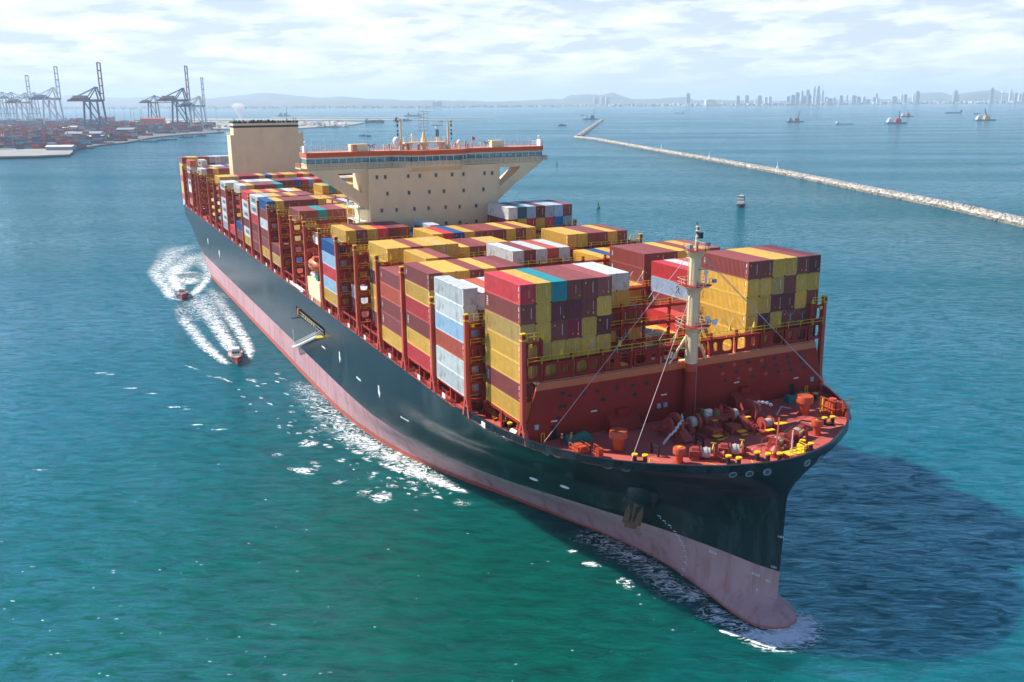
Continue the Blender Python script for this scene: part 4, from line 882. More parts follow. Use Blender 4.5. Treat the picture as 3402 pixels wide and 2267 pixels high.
put(4, 0, ['BB'], 5, rest={0: 'POBPY'}); put(4, 2, ['YP', 'YY'], 6); low(4, 4, 8, 4); put(4, 9, ['WBWOW'], 6); low(4, 14, 16, 4); put(4, 17, ['YUYOYB', 'YYYBYB'], 5)
put(5, 1, ['YYBYSY', 'YYYDYY'], 6, rest={0: 'YYDYYB'}); put(5, 7, ['YBBSY', 'YDDYO'], 6, H2); low(5, 12, 16, 4); put(5, 17, ['YYBBYB', 'BYBDYB'], 6)
low(6, 1, 6, 2); put(6, 7, ['YRUYBBBYBY'], 6); low(6, 17, 22, 4)
put(7, 0, ['U'], 5, rest={0: 'ULRLY'}); put(7, 1, ['YBYRDB', 'YYBYDD'], 6); put(7, 7, ['UL'], 5); put(7, 9, ['W'], 6); low(7, 10, 16, 5); put(7, 17, ['WKLDGLP', 'BYRYRCL', 'BBYYDBB'], 7)
low(9, 2, 22, 2)
put(10, 1, ['BBTBPY', 'YYRYYB'], 6, rest={0: 'BYSBUO'}); put(10, 7, ['WBYBBPBYRB'], 5); low(10, 17, 22, 5)
low(11, 0, 6, 2); low(11, 7, 22, 4)
put(12, 0, ['UYBBBBY', 'BYBBBYB'], 6, rest={0: 'UBWBPY'}); low(12, 7, 22, 5)
put(13, 0, ['WGYBYPB'], 6); low(13, 7, 22, 5)
put(14, 0, ['RYRYBWY', 'WYBYBBB'], 6, rest={0: 'RWWBWY'}); low(14, 7, 22, 5)
low(15, 0, 0, 2); low(15, 2, 10, 3); put(15, 11, ['YTYBYB', 'SDYDBB'], 6); low(15, 17, 22, 5)
low(16, 0, 0, 1); put(16, 1, ['WYBBBT'], 6, rest={0: 'WPRYTY'}); low(16, 7, 22, 4)
put(17, 0, ['WWBWLWW'], 6, rest={0: 'WBWWWG'}); put(17, 7, ['BBBURGR', 'BDYBBYB'], 6); low(17, 14, 22, 6)
low(18, 1, 22, 3)
put(19, 1, ['YYSMMM'], 6, rest={0: 'YOBWYT'}); put(19, 7, ['YUSRYYRYRW'], 6); low(19, 17, 22, 6)
low(20, 1, 22, 3)
put(21, 1, ['WBYBBRBYBY', 'GYYBTYBB'+'BB'], 6, rest={0: 'WTBYRW'}); low(21, 11, 22, 6)
put(22, 0, ['O'], 7, rest={0: 'OWBWWBO'}); put(22, 1, ['G'], 5); put(22, 2, ['W'], 7); put(22, 3, ['YWWUYB'], 6); low(22, 9, 22, 6)
low(23, 1, 22, 5)
put(24, 0, ['B'], 8, rest={0: 'BYYRYYRW'}); put(24, 1, ['YYBPGWGGWB', 'BYDDUGLW'+'YB'], 7); low(24, 11, 23, 7)

BOX = []      # (bay,row,k from top,paint,x0,y0,z0,h)
for (b, r), (s, h) in STK.items():
    n = len(s)
    for k, p in enumerate(s):
        t = n-1-k; z0 = Z1+t*h
        if b == 24 and r == 0: z0 -= h
        BOX.append((b, r, k, p, BX[b]-12.19, -30.24+RW*r+.04, z0, h-.035))
assert all(len(s) <= 8 for s, h in STK.values())

def visible_areas(boxes, extra):
    """how many picture elements each box shows, by a small depth buffer"""
    Wp, Hp = 1024, 682; k = Wp/W0; zb = np.full((Hp, Wp), 1e9); ib = np.full((Hp, Wp), -1, int)
    def tri(P, ident):
        v = P-CAM; dz = v@_d; u = (W0/2+FPX*(v@_r2)/dz)*k; w = (H0/2-FPX*(v@_u2)/dz)*k
        x0, x1 = int(max(0, math.floor(u.min()))), int(min(Wp-1, math.ceil(u.max()))); y0, y1 = int(max(0, math.floor(w.min()))), int(min(Hp-1, math.ceil(w.max())))
        if x1 < x0 or y1 < y0: return
        X, Y = np.meshgrid(np.arange(x0, x1+1)+.5, np.arange(y0, y1+1)+.5)
        den = (w[1]-w[2])*(u[0]-u[2])+(u[2]-u[1])*(w[0]-w[2])
        if abs(den) < 1e-9: return
        a = ((w[1]-w[2])*(X-u[2])+(u[2]-u[1])*(Y-w[2]))/den; b2 = ((w[2]-w[0])*(X-u[2])+(u[0]-u[2])*(Y-w[2]))/den; c = 1-a-b2
        ins = (a >= -1e-6) & (b2 >= -1e-6) & (c >= -1e-6); D = 1/(a/dz[0]+b2/dz[1]+c/dz[2])
        zs_ = zb[y0:y1+1, x0:x1+1]; is_ = ib[y0:y1+1, x0:x1+1]; m_ = ins & (D < zs_); zs_[m_] = D[m_]; is_[m_] = ident
    for i, (x0, x1, y0, y1, z0, z1) in enumerate(boxes+extra):
        ident = i if i < len(boxes) else -2
        for q in (((x0,y0,z1),(x1,y0,z1),(x1,y1,z1),(x0,y1,z1)), ((x1,y0,z0),(x1,y1,z0),(x1,y1,z1),(x1,y0,z1)), ((x0,y0,z0),(x1,y0,z0),(x1,y0,z1),(x0,y0,z1))):
            q = np.array(q, float); tri(q[[0,1,2]], ident); tri(q[[0,2,3]], ident)
    return np.bincount(ib[ib >= 0], minlength=len(boxes))
bb = [(x, x+12.19, y, y+2.44, z, z+h) for (_, _, _, _, x, y, z, h) in BOX]
area = visible_areas(bb, [(-116.5,-103,-17,17,23,56), (-110,-105,-31,31,55.7,59.8), (-311,-303,-15.8,15.7,26,63), (1.6,2.0,-27,27,23,32), (-377,-100,-30.7,30.7,5,23.4)])
order = np.argsort(-area); chosen = set(int(i) for i in order[:300] if area[i] >= 4)

def container_mesh(h):
    L, W = 12.19, 2.44; mb = M('paint_brown')
    # corrugated long sides: one folded sheet each
    n = 36; pitch = (L-.36)/n; prof = []
    for i in range(n):
        x = .18+i*pitch; prof += [(x, .085), (x+pitch*.32, .085), (x+pitch*.45, .012), (x+pitch*.87, .012)]
    prof.append((L-.18, .085))
    for side in (0, 1):
        vs = []
        for x, d_ in prof:
            y = d_ if side == 0 else W-d_; vs += [(x, y, .15), (x, y, h-.11)]
        mb.add(vs, [(2*i, 2*i+2, 2*i+3, 2*i+1) for i in range(len(prof)-1)])
    n = 8; pitch = (W-.3)/n; prof = []
    for i in range(n):
        y = .15+i*pitch; prof += [(y, .085), (y+pitch*.35, .085), (y+pitch*.48, .012), (y+pitch*.87, .012)]
    prof.append((W-.15, .085)); vs = []
    for y, d_ in prof: vs += [(L-d_, y, .15), (L-d_, y, h-.11)]
    mb.add(vs, [(2*i, 2*i+2, 2*i+3, 2*i+1) for i in range(len(prof)-1)])
    mb.box(.02, .06, .1, W-.1, .1, h-.1)
    # roof with shallow transverse pressings
    n = 20; pitch = (L-.3)/n; vs = []; cnt = 0
    for i in range(n):
        x = .15+i*pitch
        for a, z in ((0, h-.030), (.35, h-.030), (.5, h-.010), (.85, h-.010)): vs += [(x+pitch*a, .05, z), (x+pitch*a, W-.05, z)]; cnt += 1
    vs += [(L-.15, .05, h-.03), (L-.15, W-.05, h-.03)]
    mb.add(vs, [(2*i, 2*i+2, 2*i+3, 2*i+1) for i in range(cnt)])
    o = mb.build('tmp'); me = o.data; bpy.data.objects.remove(o); return me
def frame_mesh(h):
    L, W = 12.19, 2.44; mb = M('paint_brown')
    for x in (0, L-.16):
        for y in (0, W-.14): mb.box(x, x+.16, y, y+.14, .12, h-.12)
    for y in (0, W-.06): mb.box(.16, L-.16, y, y+.06, .0, .15); mb.box(.16, L-.16, y, y+.06, h-.11, h-.005)
    for x in (0, L-.08): mb.box(x, x+.08, .14, W-.14, .0, .15); mb.box(x, x+.08, .14, W-.14, h-.11, h-.005)
    mb.use('rust')
    for x in (-.003, L-.175):
        for y in (-.003, W-.157):
            for z in (0, h-.12): mb.box(x, x+.178, y, y+.16, z, z+.12)
    o = mb.build('tmp'); me = o.data; bpy.data.objects.remove(o); return me
def marking_mesh(kind, h):
    L, W = 12.19, 2.44; mb = M('white_paint'); x = L+.006
    if kind == 0: mb.box(x-.02, x, 1.72, 1.78, .7, 2.3); mb.use('rail_yellow').box(x-.02, x+.001, .42, .64, 2.1, 2.35)
    if kind == 1: mb.box(x-.02, x, 1.86, 1.90, 1.0, 2.35); mb.use('rail_yellow').box(x-.02, x, 1.75, 2.0, .45, .75).box(x-.02, x, .9, 1.05, .6, .78)
    if kind == 2: mb.use('rail_yellow').box(x-.02, x, 1.9, 2.1, .35, .6); mb.use('white_paint').box(x-.02, x, 1.4, 1.44, .9, 2.0)
    mb.use('white_paint').box(L-.55, L-.42, -.006, .015, 1.9, 2.5).box(L-.52, L-.45, -.006, .015, .9, 1.6)
    mb.use('rail_yellow').box(L-.56, L-.40, -.006, .015, .35, .55)
    o = mb.build('tmp'); me = o.data; bpy.data.objects.remove(o); return me
mat('ochre_print', (0.34, 0.17, 0.02), 0.6, 0.05)
CM = {TH-.035: container_mesh(TH-.035), H2-.035: container_mesh(H2-.035)}
FM = {k: frame_mesh(k) for k in CM}
MM = {(k, h): marking_mesh(k, h) for k in range(3) for h in CM}
TX = {'blue': text_mesh('MAERSK', 1.55, 'navy'), 'white': text_mesh('MSC', .8, 'white_paint'), 'dark': text_mesh('MSC', 1.0, 'dark_grey'), 'R': text_mesh('.R', 2.0, 'navy'), 'MA': text_mesh('MAERSK', 1.5, 'black_paint'), 'small': text_mesh('MSC', .5, 'white_paint'), 'ochre': text_mesh('MSC', .75, 'ochre_print')}
ORD = ['first','second','third','fourth','fifth','sixth','seventh','eighth','ninth','tenth','eleventh','twelfth','thirteenth','fourteenth','fifteenth','sixteenth','seventeenth','eighteenth','nineteenth','twentieth','twenty-first','twenty-second','twenty-third','twenty-fourth']
stuffmb = MB()
bays_used = sorted(set(b for b, r in STK))
for i, (b, r, k, p, x, y, z, h) in enumerate(BOX):
    if i not in chosen:
        stuffmb.use('paint_'+PAINT[p][0].replace(' ', '_')).box(x, x+12.19, y, y+2.44, z, z+h); continue
    o = bpy.data.objects.new('shipping_container', CM[h]); C.objects.link(o); o.location = (x, y, z)
    colour = PAINT[p][0]; nb = bays_used.index(b)+1
    tier = 'topmost' if k == 0 else ORD[k]+' from top'
    left = sorted(rr for bb_, rr in STK if bb_ == b).index(r)+1
    where = (ORD[nb-1]+' bay from bow') if nb <= 12 else (ORD[len(bays_used)-nb]+' bay from stern')
    tag(o, f'{colour} container, {tier}, {ORD[left-1]} stack from the left in {where}', 'container', 'containers stacked on the ship')
    o.material_slots[0].link = 'OBJECT'; o.material_slots[0].material = MATS[p]
    f = bpy.data.objects.new('frame', FM[h]); C.objects.link(f); f.parent = o; f.material_slots[0].link = 'OBJECT'; f.material_slots[0].material = MATS[p]
    if p in 'BDRPMYSUO' and (b*7+r*3+k) % 4:
        q = bpy.data.objects.new('marking', MM[((b+r+k) % 3, h)]); C.objects.link(q); q.parent = o
    def letter(key, lx, lz, rot=False, name='lettering'):
        q = bpy.data.objects.new(name, TX[key]); C.objects.link(q); q.parent = o; q.location = (lx, -.012, lz)
        q.rotation_euler = (PI/2, 0 if not rot else PI/2, 0)
    side_seen = (b, r-1) not in STK or len(STK[(b, r-1)][0])*STK[(b, r-1)][1] < z-Z1+.5
    if side_seen and r < 18:
        if (b, r) in ((17,0),(14,0),(22,0),(21,1),(22,2),(13,0)) and p == 'W': letter('blue', 6.1, 1.35)
        elif p in 'BDP' and b < 9: letter('white' if k % 2 else 'small', 1.0, 1.5, True)
        elif p == 'Y' and b in (12, 14, 24): letter('dark', 6.1, 1.4, True)
        elif p in 'YS' and b < 9: letter('ochre', .9, 1.5, True)
    if (b, r, k) == (2, 17, 1): letter('R', 8.2, 1.4)
    if (b, r, k) == (7, 9, 0): letter('MA', 4.2, 1.4)
so_ = stuffmb.build('container_stacks'); tag(so_, 'further stacked containers of mixed colours among the front ones', 'containers', kind='stuff')

# ------------------------------------------------------------------ lashing bridges, hatch covers, side rails
def lash_mesh(top, front=False):
    yo = 30.35 if not front else 27.9; posts = []
    for s in (-1, 1):
        y = s*yo; mb = M('post_red'); posts.append(mb)
        mb.hexa([(-.42,y-.34,26.2),(.42,y-.34,26.2),(.42,y+.34,26.2),(-.42,y+.34,26.2)], [(-.30,y-.30,top),(.30,y-.30,top),(.30,y+.30,top),(-.30,y+.30,top)])
        for sx in (-1, 1): mb.hexa([(sx*1.1-.3,y-.34,ZD-.12),(sx*1.1+.3,y-.34,ZD-.12),(sx*1.1+.3,y+.34,ZD-.12),(sx*1.1-.3,y+.34,ZD-.12)], [(min(0,sx*.42),y-.34,26.4),(max(0,sx*.42),y-.34,26.4),(max(0,sx*.42),y+.34,26.4),(min(0,sx*.42),y+.34,26.4)])
        mb.box(-1.0,1.0,y-.3,y+.3,24.9,25.2)
        mb.box(-.34,.34,y-.34,y+.34,top-.02,top+.7); mb.use('rail_yellow').box(-.36,.36,y-.36,y+.36,top+.7,top+.85).box(-.45,.45,y-.42,y+.42,top-.25,top-.08); mb.use('black_paint').box(.30,.345,y-.2,y+.2,top+.1,top+.5); mb.use('post_red')
    mb = M('ship_red')
    step = 2.52*2; ys = [yo-2.9-step*k for k in range(20) if yo-2.9-step*k >= 0]; ys = [-q for q in ys]+ys[::-1]
    lv = [Z1+TH*k for k in range(0, 6) if Z1+TH*k < top-1]
    if front: lv = [35.0]
    inner_top = top-.3 if not front else 35.9
    for y in ys:
        edge = abs(y) > yo-3.2; tz = (top-.2 if edge else inner_top)
        mb.box(-.22,.22,y-.2,y+.2,(ZD-.1 if not front else 32.2), tz)
    for z in lv:
        mb.box(-.55,.55,-yo+.3,yo-.3,z-.12,z); 
        if not front: mb.box(-.2,.2,-yo+.3,yo-.3,z-.55,z-.12)
    # plated end bays with rounded openings
    for s in (-1, 1):
        ya, yb_ = s*(yo-.3), s*(yo-2.8)
        z = top-.6
        while z > (27 if not front else 33):
            cy, cz = (ya+yb_)/2, z-1.45; w, h_ = 1.22, 1.45
            outer = []; inner = []
            for a in range(16):
                t = a*PI/8+PI/8; sx = math.copysign(1, math.cos(t)); sz = math.copysign(1, math.sin(t))
                e = 1/max(abs(math.cos(t)), abs(math.sin(t))); outer.append((cy+w*math.cos(t)*e, cz+h_*math.sin(t)*e))
                inner.append((cy+.78*math.copysign(abs(math.cos(t))**.5, math.cos(t)), cz+.98*math.copysign(abs(math.sin(t))**.5, math.sin(t))))
            mb.ring_plate(outer, inner, -.08, .08); z -= 2.9
    if front:
        for y0, y1 in ((-24.6,-19.8),(-19.4,-14.8),(-14.4,-9.7),(-9.3,-4.6),(-4.2,-1.2),(1.2,4.2),(4.6,9.3),(9.7,14.4),(14.8,19.4),(19.8,24.6)):
            n = 2
            for q in range(n):
                a, c = y0+(y1-y0)*q/n, y0+(y1-y0)*(q+1)/n; cy = (a+c)/2; outer = []; inner = []; rx, rz = ((.42,.72) if abs(cy) > 5 and (int(cy*3) % 2) else ((c-a)/2-.25, .95))
                for k in range(16):
                    t = k*PI/8+PI/8; e = 1/max(abs(math.cos(t)), abs(math.sin(t))); outer.append((cy+(c-a)/2*math.cos(t)*e, 33.6+1.4*math.sin(t)*e))
                    inner.append((cy+rx*math.copysign(abs(math.cos(t))**.6, math.cos(t)), 33.6+rz*math.copysign(abs(math.sin(t))**.6, math.sin(t))))
                mb.ring_plate(outer, inner, -.1, .1)
        mb.use('cream').box(-.5,.2,-26,26,31.9,32.2)
    rl = M('rail_yellow')
    for z in (lv[1:] if not front else lv):
        for a, c in ((-yo+.5, -yo+2.6), (yo-2.6, yo-.5), (-yo+2.8, yo-2.8)): rl.rail([(.52,a,z),(.52,c,z)], 1.05, .027 if not front else .035, 2.4, 2)
    for s in (-1, 1): rl.rail([(.4, s*(yo-.4), top-.2), (.4, s*(yo-2.8), top-.2)], 1.0, .04, .8, 2); rl.cyl((.45, s*(yo-2.9), top-.2), (.45, s*(yo-2.9), top+.5), .22, .12, 8); rl.box(.2,.5,s*(yo-1.0)-.25,s*(yo-1.0)+.25,top-1.3,top-.8)
    if front:
        for y in (-22, -12.2, -2, 8.2, 18, 13): rl.cyl((.45,y,36.0),(.45,y,36.9),.30,.10,8)
    rods = M('steel')
    for r in range(0, 24):
        y = -30.24+RW*r
        if abs(y+1.2) > yo-1: continue
        base = lv[-1]+.1
        if (r % 3) != 2 or front: rods.cyl((-.55,y+.1,base),(-.75,y+2.3,base+2.7),.03,.03,5); rods.cyl((-.55,y+2.3,base),(-.75,y+.1,base+2.7),.03,.03,5)
    return posts+[mb, rl, rods]
def lash(top, xs, front=False):
    me = [q.build('tmp') for q in lash_mesh(top, front)]; names = ['corner_post', 'corner_post', 'bridge_frame', 'railing']+(['lashing_rod'] if top < 40 else [])
    for x in xs:
        root = empty('lashing_bridge', (x, 0, 0), parent=ship)
        for n_, t in zip(names, me): q = bpy.data.objects.new(n_, t.data); C.objects.link(q); q.parent = root
    for t in me: bpy.data.objects.remove(t)
lash(38.8, [1.25], True)
lash(38.9, [-BP*k+1.22 for k in (1, 2)])
lash(41.7, [-BP*k+1.22 for k in range(3, 20)]+[-304.2+0, -314+1.3, -327.3, -342, -355.8])
def ship_deck_details():
    mb0 = M('ship_red'); W = 25.3
    mb0.box(0,12.4,-W,W,ZD-.1,25.2); mb0.box(-.1,12.5,-W-.3,W+.3,25.2,25.95)
    for k in range(12): mb0.box(.4,12.0,-W-.32-.0,-W-.3,0+25.3,25.3)
    hm = mb0.build('tmp')
    st = M('ship_red')
    for y in (-29.9,-27.6,27.6,29.9):
        for x in (.4, 6.1, 11.8): st.box(x-.25,x+.25,y-.3,y+.3,ZD-.1,25.95)
        st.box(.2,12.0,y-.12,y+.12,25.6,25.95)
    st.box(5.9,6.3,-29.9,29.9,25.5,25.7)
    for k in range(5): st.box(1.2+k*2.3,2.4+k*2.3,-29.3,-27.9,ZD-.1,ZD+.5+(k%3)*.4)
    st.use('dark_grey')
    for k in range(3): st.box(3.0+k*3.4,3.4+k*3.4,-27.4,-26.0,ZD-.1,25.6)
    st.use('vent_orange')
    for k in range(2): st.cyl((3.2+k*6,-28.6,ZD-.1),(3.2+k*6,-28.6,ZD+1.2),.45,.45,12)
    sm = st.build('tmp')
    for b in BX:
        if b == 8: continue
        for t, nm in ((hm, 'hatch_cover'), (sm, 'container_stanchion')):
            q = bpy.data.objects.new(nm, t.data); C.objects.link(q); q.parent = ship; q.location = (BX[b]-12.3, 0, 0)
            if b == 1 and nm != 'hatch_cover': q.scale = (1, .925, 1)
            if b == 1 and nm == 'hatch_cover': q.scale = (1, .97, 1)
    bpy.data.objects.remove(hm); bpy.data.objects.remove(sm)
    for s in (-1, 1):
        mb = M('ship_red').rail([(-376, s*29.0, ZD-.1), (-368, s*30.0, ZD-.1), (-350, s*30.6, ZD-.1), (-18, s*30.6, ZD-.1)], 1.15, .035, 1.6, 3); mb.build('side_railing', ship)
    mb = M('white_paint')
    for b in BX:
        q = M('white_paint').box(-.65,.65,-30.72,-30.66,ZD+.25,ZD+1.1).build('notice_board', ship); q.location = (BX[b]-5.2-(b % 3)*1.4, 0, 0)
    # long white gangway stowed on the rail
    q = M('white_paint').box(-134.2+.0,-119.5,-30.9,-30.2,ZD+.6,ZD+1.1).box(-134.2,-119.5,-30.9,-30.84,ZD+1.1,ZD+1.35).build('stowed_gangway', ship)
ship_deck_details()

# ------------------------------------------------------------------ accommodation block, bridge, funnel
mat('glass_pane', (0.16, 0.36, 0.38), 0.04, 0.05, spec=1.0); MATS['glass_pane'].node_tree.nodes['Principled BSDF'].inputs['Alpha'].default_value = 0.45
def house():
    root = empty('accommodation_block', (-103, 0, 0), parent=ship); xb = -13.6
    part(M('cream').box(xb,0,-17,17,ZD-.1,55.7).use('bridge_trim').box(.0,.04,-17,17,40.0,40.05), 'block_wall', root, smooth=False)
    def w2(u, v): p = ray(950+u/2.614, 340+v/2.614, 0, -103); return p[1], p[2]
    wm = M('window_frame').ring_plate([(-.42,-.55),(.42,-.55),(.42,.55),(-.42,.55)], [(-.30,-.43),(.30,-.43),(.30,.43),(-.30,.43)], 0, .06); wm.use('window_dark').box(0,.02,-.30,.30,-.43,.43)
    wt = wm.build('tmp')
    for u, v in ((789,652),(862,650),(1062,642),(1162,640),(1303,634),(1443,628),(1540,625),(1724,617),(1790,615),(882,795),(1068,787),(1245,779),(1372,773),(1543,766),(1714,757),(832,941),(961,935),(1115,927),(1239,920),(1387,912),(1508,907),(1651,899),(1390,1051),(1511,1045),(1653,1036)):
        y, z = w2(u, v); q = bpy.data.objects.new('window', wt.data); C.objects.link(q); q.parent = root; q.location = (.003, y, z)
    bpy.data.objects.remove(wt)
    # balconies and stair at the starboard side of the block
    mb = M('cream_white')
    for z in (28.5, 31.4, 34.3, 37.2, 40.1, 43.0, 46.0): mb.box(-12,-2,-19.4,-17,z-.12,z)
    for x in (-12,-7,-2): mb.bar((x,-19.3,ZD),(x,-19.3,47.0),.18)
    part(mb, 'side_balcony', root, smooth=False)
    mb = M('cream_rail')
    for z in (28.5, 31.4, 34.3, 37.2, 40.1, 43.0, 46.0): mb.rail([(-2,-17.1,z),(-2,-19.4,z),(-12,-19.4,z)],1.0,.03,1.4,2)
    part(mb, 'balcony_railing', root, smooth=False)
    # wing brackets with their big openings
    for s in (-1, 1):
        mb = M('cream'); O = [(17.0,55.7),(30.6,55.7),(28.0,53.9),(22.5,50.2),(17.0,45.6)]; 
        inn = [(18.3,54.7),(24.2,54.7),(23.4,53.6),(21.5,52.2),(18.3,49.9)]
        mb.ring_plate([(s*a, b2) for a, b2 in O], [(s*a, b2) for a, b2 in inn], -7.2, -1.6); part(mb, 'wing_bracket', root, smooth=False)
    # navigation bridge
    br = empty('navigation_bridge', (-103, 0, 0), parent=ship)
    plan = [(-2.6,-31.0),(-2.6,-10.2),(0.9,-6.4),(0.9,6.4),(-2.6,10.2),(-2.6,31.0)]; back = -8.6
    poly = plan+[(back,31.0),(back,-31.0)]
    def slab(mb, P, z0, z1): mb.hexa([(x,y,z0) for x, y in P], [(x,y,z1) for x, y in P])
    mb = M('cream'); slab(mb, poly, 55.62, 55.85); part(mb, 'bridge_floor', br, smooth=False)
    mb = M('cream'); 
    closed = poly+[poly[0]]
    for (xa, ya), (xc, yc) in zip(closed, closed[1:]):
        mb.bar((xa,ya,56.45),(xc,yc,56.45),.12,1.25)
    # brackets below centre: stepped soffit
    mb.hexa([(0,-7.2,54.7),(.2,-7.2,54.7),(.2,7.2,54.7),(0,7.2,54.7)], [(0,-7.2,55.62),(.9,-6.4,55.62),(.9,6.4,55.62),(0,7.2,55.62)])
    part(mb, 'bridge_parapet', br, smooth=False)
    mb = M('cream_white')
    wins = []
    for (xa, ya), (xc, yc) in zip(closed, closed[1:]):
        L = math.hypot(xc-xa, yc-ya); n = max(1, round(L/1.9))
        for k in range(n+1):
            t = k/n; x, y = xa+(xc-xa)*t, ya+(yc-ya)*t; mb.bar((x,y,57.0),(x,y,58.4),.14)
            if k < n: wins.append(((x, y), (xa+(xc-xa)*(k+1)/n, ya+(yc-ya)*(k+1)/n)))
        mb.bar((xa,ya,57.08),(xc,yc,57.08),.16,.08); mb.bar((xa,ya,58.42),(xc,yc,58.42),.2,.34)
    part(mb, 'window_frame', br, smooth=False)
    for (a, c) in wins:
        part(M('glass_pane').bar((a[0],a[1],57.70),(c[0],c[1],57.70),.03,1.10), 'bridge_window', br, smooth=False)
    mb = M('dark_grey').box(-7.8,-2.6,-9.5,9.5,55.9,58.3).use('mid_grey').box(-6,-4.2,-28.5,-27,55.9,57.0).box(-6,-4.5,25.5,27.5,55.9,57.1).box(-6.5,-5.5,-16,-12,55.9,57.6).box(-6.5,-5.5,12,15,55.9,57.6); part(mb, 'wheelhouse_interior', br, smooth=False)
    rp = [(x+(.45 if x > back else -.3), y*1.008) for x, y in poly]
    mb = M('bridge_orange'); slab(mb, rp, 58.6, 59.62); mb.use('roof_deck'); slab(mb, [(x*1.0+.0, y) for x, y in rp], 59.62, 59.70); part(mb, 'bridge_roof', br, smooth=False)
    pts = [(x-.2, y*.995, 59.7) for x, y in rp]+[(rp[0][0]-.2, rp[0][1]*.995, 59.7)]
    part(M('rail_white').rail(pts, 1.1, .03, 1.25, 2), 'roof_railing', br, smooth=False)
    # catwalk rail in front of the windows
    part(M('mid_grey').rail([(-2.1,-30.5,56.0),(-2.1,-10.4,56.0),(1.4,-6.6,56.0),(1.4,6.6,56.0),(-2.1,10.4,56.0),(-2.1,30.5,56.0)],.95,.03,1.5,2), 'catwalk_railing', br, smooth=False)
    # wing end: boxes, railing and search lights
    for s in (-1, 1):
        mb = M('white_paint').box(-5.2,-3.2,s*31.0-.1,s*31.0+.5*s+.1,59.7,61.3).cyl((-4,s*30.9,61.3),(-4,s*30.9,61.9),.12).ball((-4,s*30.9,62.1),.32); part(mb, 'wing_light', br, smooth=False)
        mb = M('crane_rail').rail([(-2.6,s*31.1,56.2),(-2.6,s*32.6,56.2),(-8.0,s*32.6,56.2)],1.0,.05,.8,3); mb.use('cream').box(-8.0,-2.6,min(s*31.05,s*32.7),max(s*31.05,s*32.7),55.95,56.15); part(mb, 'wing_balcony', br, smooth=False)
    # gear on the bridge roof
    def rr(u, v, x=-107.5): p = ray(1280+u/6.192, 360+v/6.192, 0, x); return float(p[1]), float(p[2])
    def at(name, mb, y, x=-4.5, z=59.7): return part(mb, name, br, loc=(x, y, z))
    # two signal masts with lamp arms
    for (u, s) in ((335, -1), (1300, 1)):
        y, _ = rr(u, 850); zt = rr(u, 262)[1]-59.7
        mb = M('cream').cyl((0,0,0),(0,0,1.6),.55,.30,12).cyl((0,0,1.6),(0,0,zt),.30,.22,12)
        for k in range(5): z = 2.2+k*(zt-2.6)/4; mb.bar((0,0,z-.3),(0,s*.85,z),.08); mb.use('navy').box(-.15,.15,s*.85-.14,s*.85+.14,z,z+(.75 if k % 2 else .45)); mb.use('cream')
        for q in (-1, 1): mb.bar((0,0,zt-.2),(0,q*.55,zt+.15),.12); mb.bar((0,q*.55,zt+.1),(0,q*.6,zt+.6),.12)
        at('signal_mast', mb, y)
    y0, zp = rr(390, 705); y1, _ = rr(1215, 705); yc, _ = rr(795, 700); zt = rr(795, 45)[1]-59.7; zp -= 59.7
    mb = M('cream').box(-1.4,1.4,y0-yc,y1-yc,zp-.25,zp)
    for yy in (y0-yc+.9, 0, y1-yc-1.0): mb.hexa([(-.6,yy-.45,0),(.6,yy-.45,0),(.6,yy+.45,0),(-.6,yy+.45,0)], [(-.7,yy-.4,zp-1.2),(.7,yy-.4,zp-1.2),(.7,yy+.4,zp-1.2),(-.7,yy+.4,zp-1.2)]); mb.hexa([(-.7,yy-.4,zp-1.2),(.7,yy-.4,zp-1.2),(.7,yy+.4,zp-1.2),(-.7,yy+.4,zp-1.2)], [(-1.0,yy-1.1,zp-.25),(1.0,yy-1.1,zp-.25),(1.0,yy+1.1,zp-.25),(-1.0,yy+1.1,zp-.25)])
    mb.cyl((0,0,zp),(0,0,zp+2.4),.75,.25,10).cyl((0,0,zp+2.4),(0,0,zt),.16,.10,8)
    n = 6
    for k in range(n): z = zp+2.8+(zt-zp-3.6)*k/(n-1)*.98; mb.use('mid_grey').bar((0,-1.25,z),(0,1.25,z),.10); mb.bar((0,-1.25,z),(0,-1.25,z+.55),.07); mb.bar((0,1.25,z),(0,1.25,z+.55),.07)
    mb.bar((0,-1.0,zt),(0,-1.0,zt+1.2),.06).bar((0,.8,zt-.4),(0,.8,zt+1.4),.06).bar((0,-1.2,zt-.3),(0,2.0,zt-.3),.08); at('radar_mast', mb, yc)
    at('platform_railing', M('rail_white').rail([(1.4,y0-yc,zp),(1.4,y1-yc,zp),(-1.4,y1-yc,zp),(-1.4,y0-yc,zp),(1.4,y0-yc,zp)],1.1,.03,.9,2), yc)
    ys, zs2 = rr(1062, 350); zs2 -= 59.7; at('radar_scanner', M('cream').cyl((0,0,zp),(0,0,zp+1.2),.28,.2).use('navy').cyl((0,-.22,zp+1.2),(0,-.22,zs2-1.0),.13).cyl((0,.22,zp+1.2),(0,.22,zs2-1.0),.16).use('white_paint').ball((0,0,zs2-.55),.42).use('mid_grey').bar((0,-1.5,zs2+.0),(0,1.5,zs2+.0),.12,.16), ys)
    ys, zs2 = rr(550, 565); at('antenna_dome', M('cream').cyl((0,0,zp),(0,0,zs2-59.7-.3),.2,.2).use('white_paint').ball((0,0,zs2-59.7),.34,sz=1.4), ys)
    yd, zd = rr(232, 680); at('satellite_dome', M('white_paint').ball((0,0,zd-59.7),.95,20,1.15).cyl((0,0,zd-61.4),(0,0,zd-60.4),.35,.8,14).use('cream').cyl((0,0,0),(0,0,zd-61.3),.16), yd)
    yd, zd = rr(1520, 695); at('satellite_dome', M('white_paint').ball((0,0,zd-59.7),.5,18,1.25).use('cream').cyl((0,0,0),(0,0,zd-60.2),.1), yd)
    for yy in (yd-.0+0, ): pass
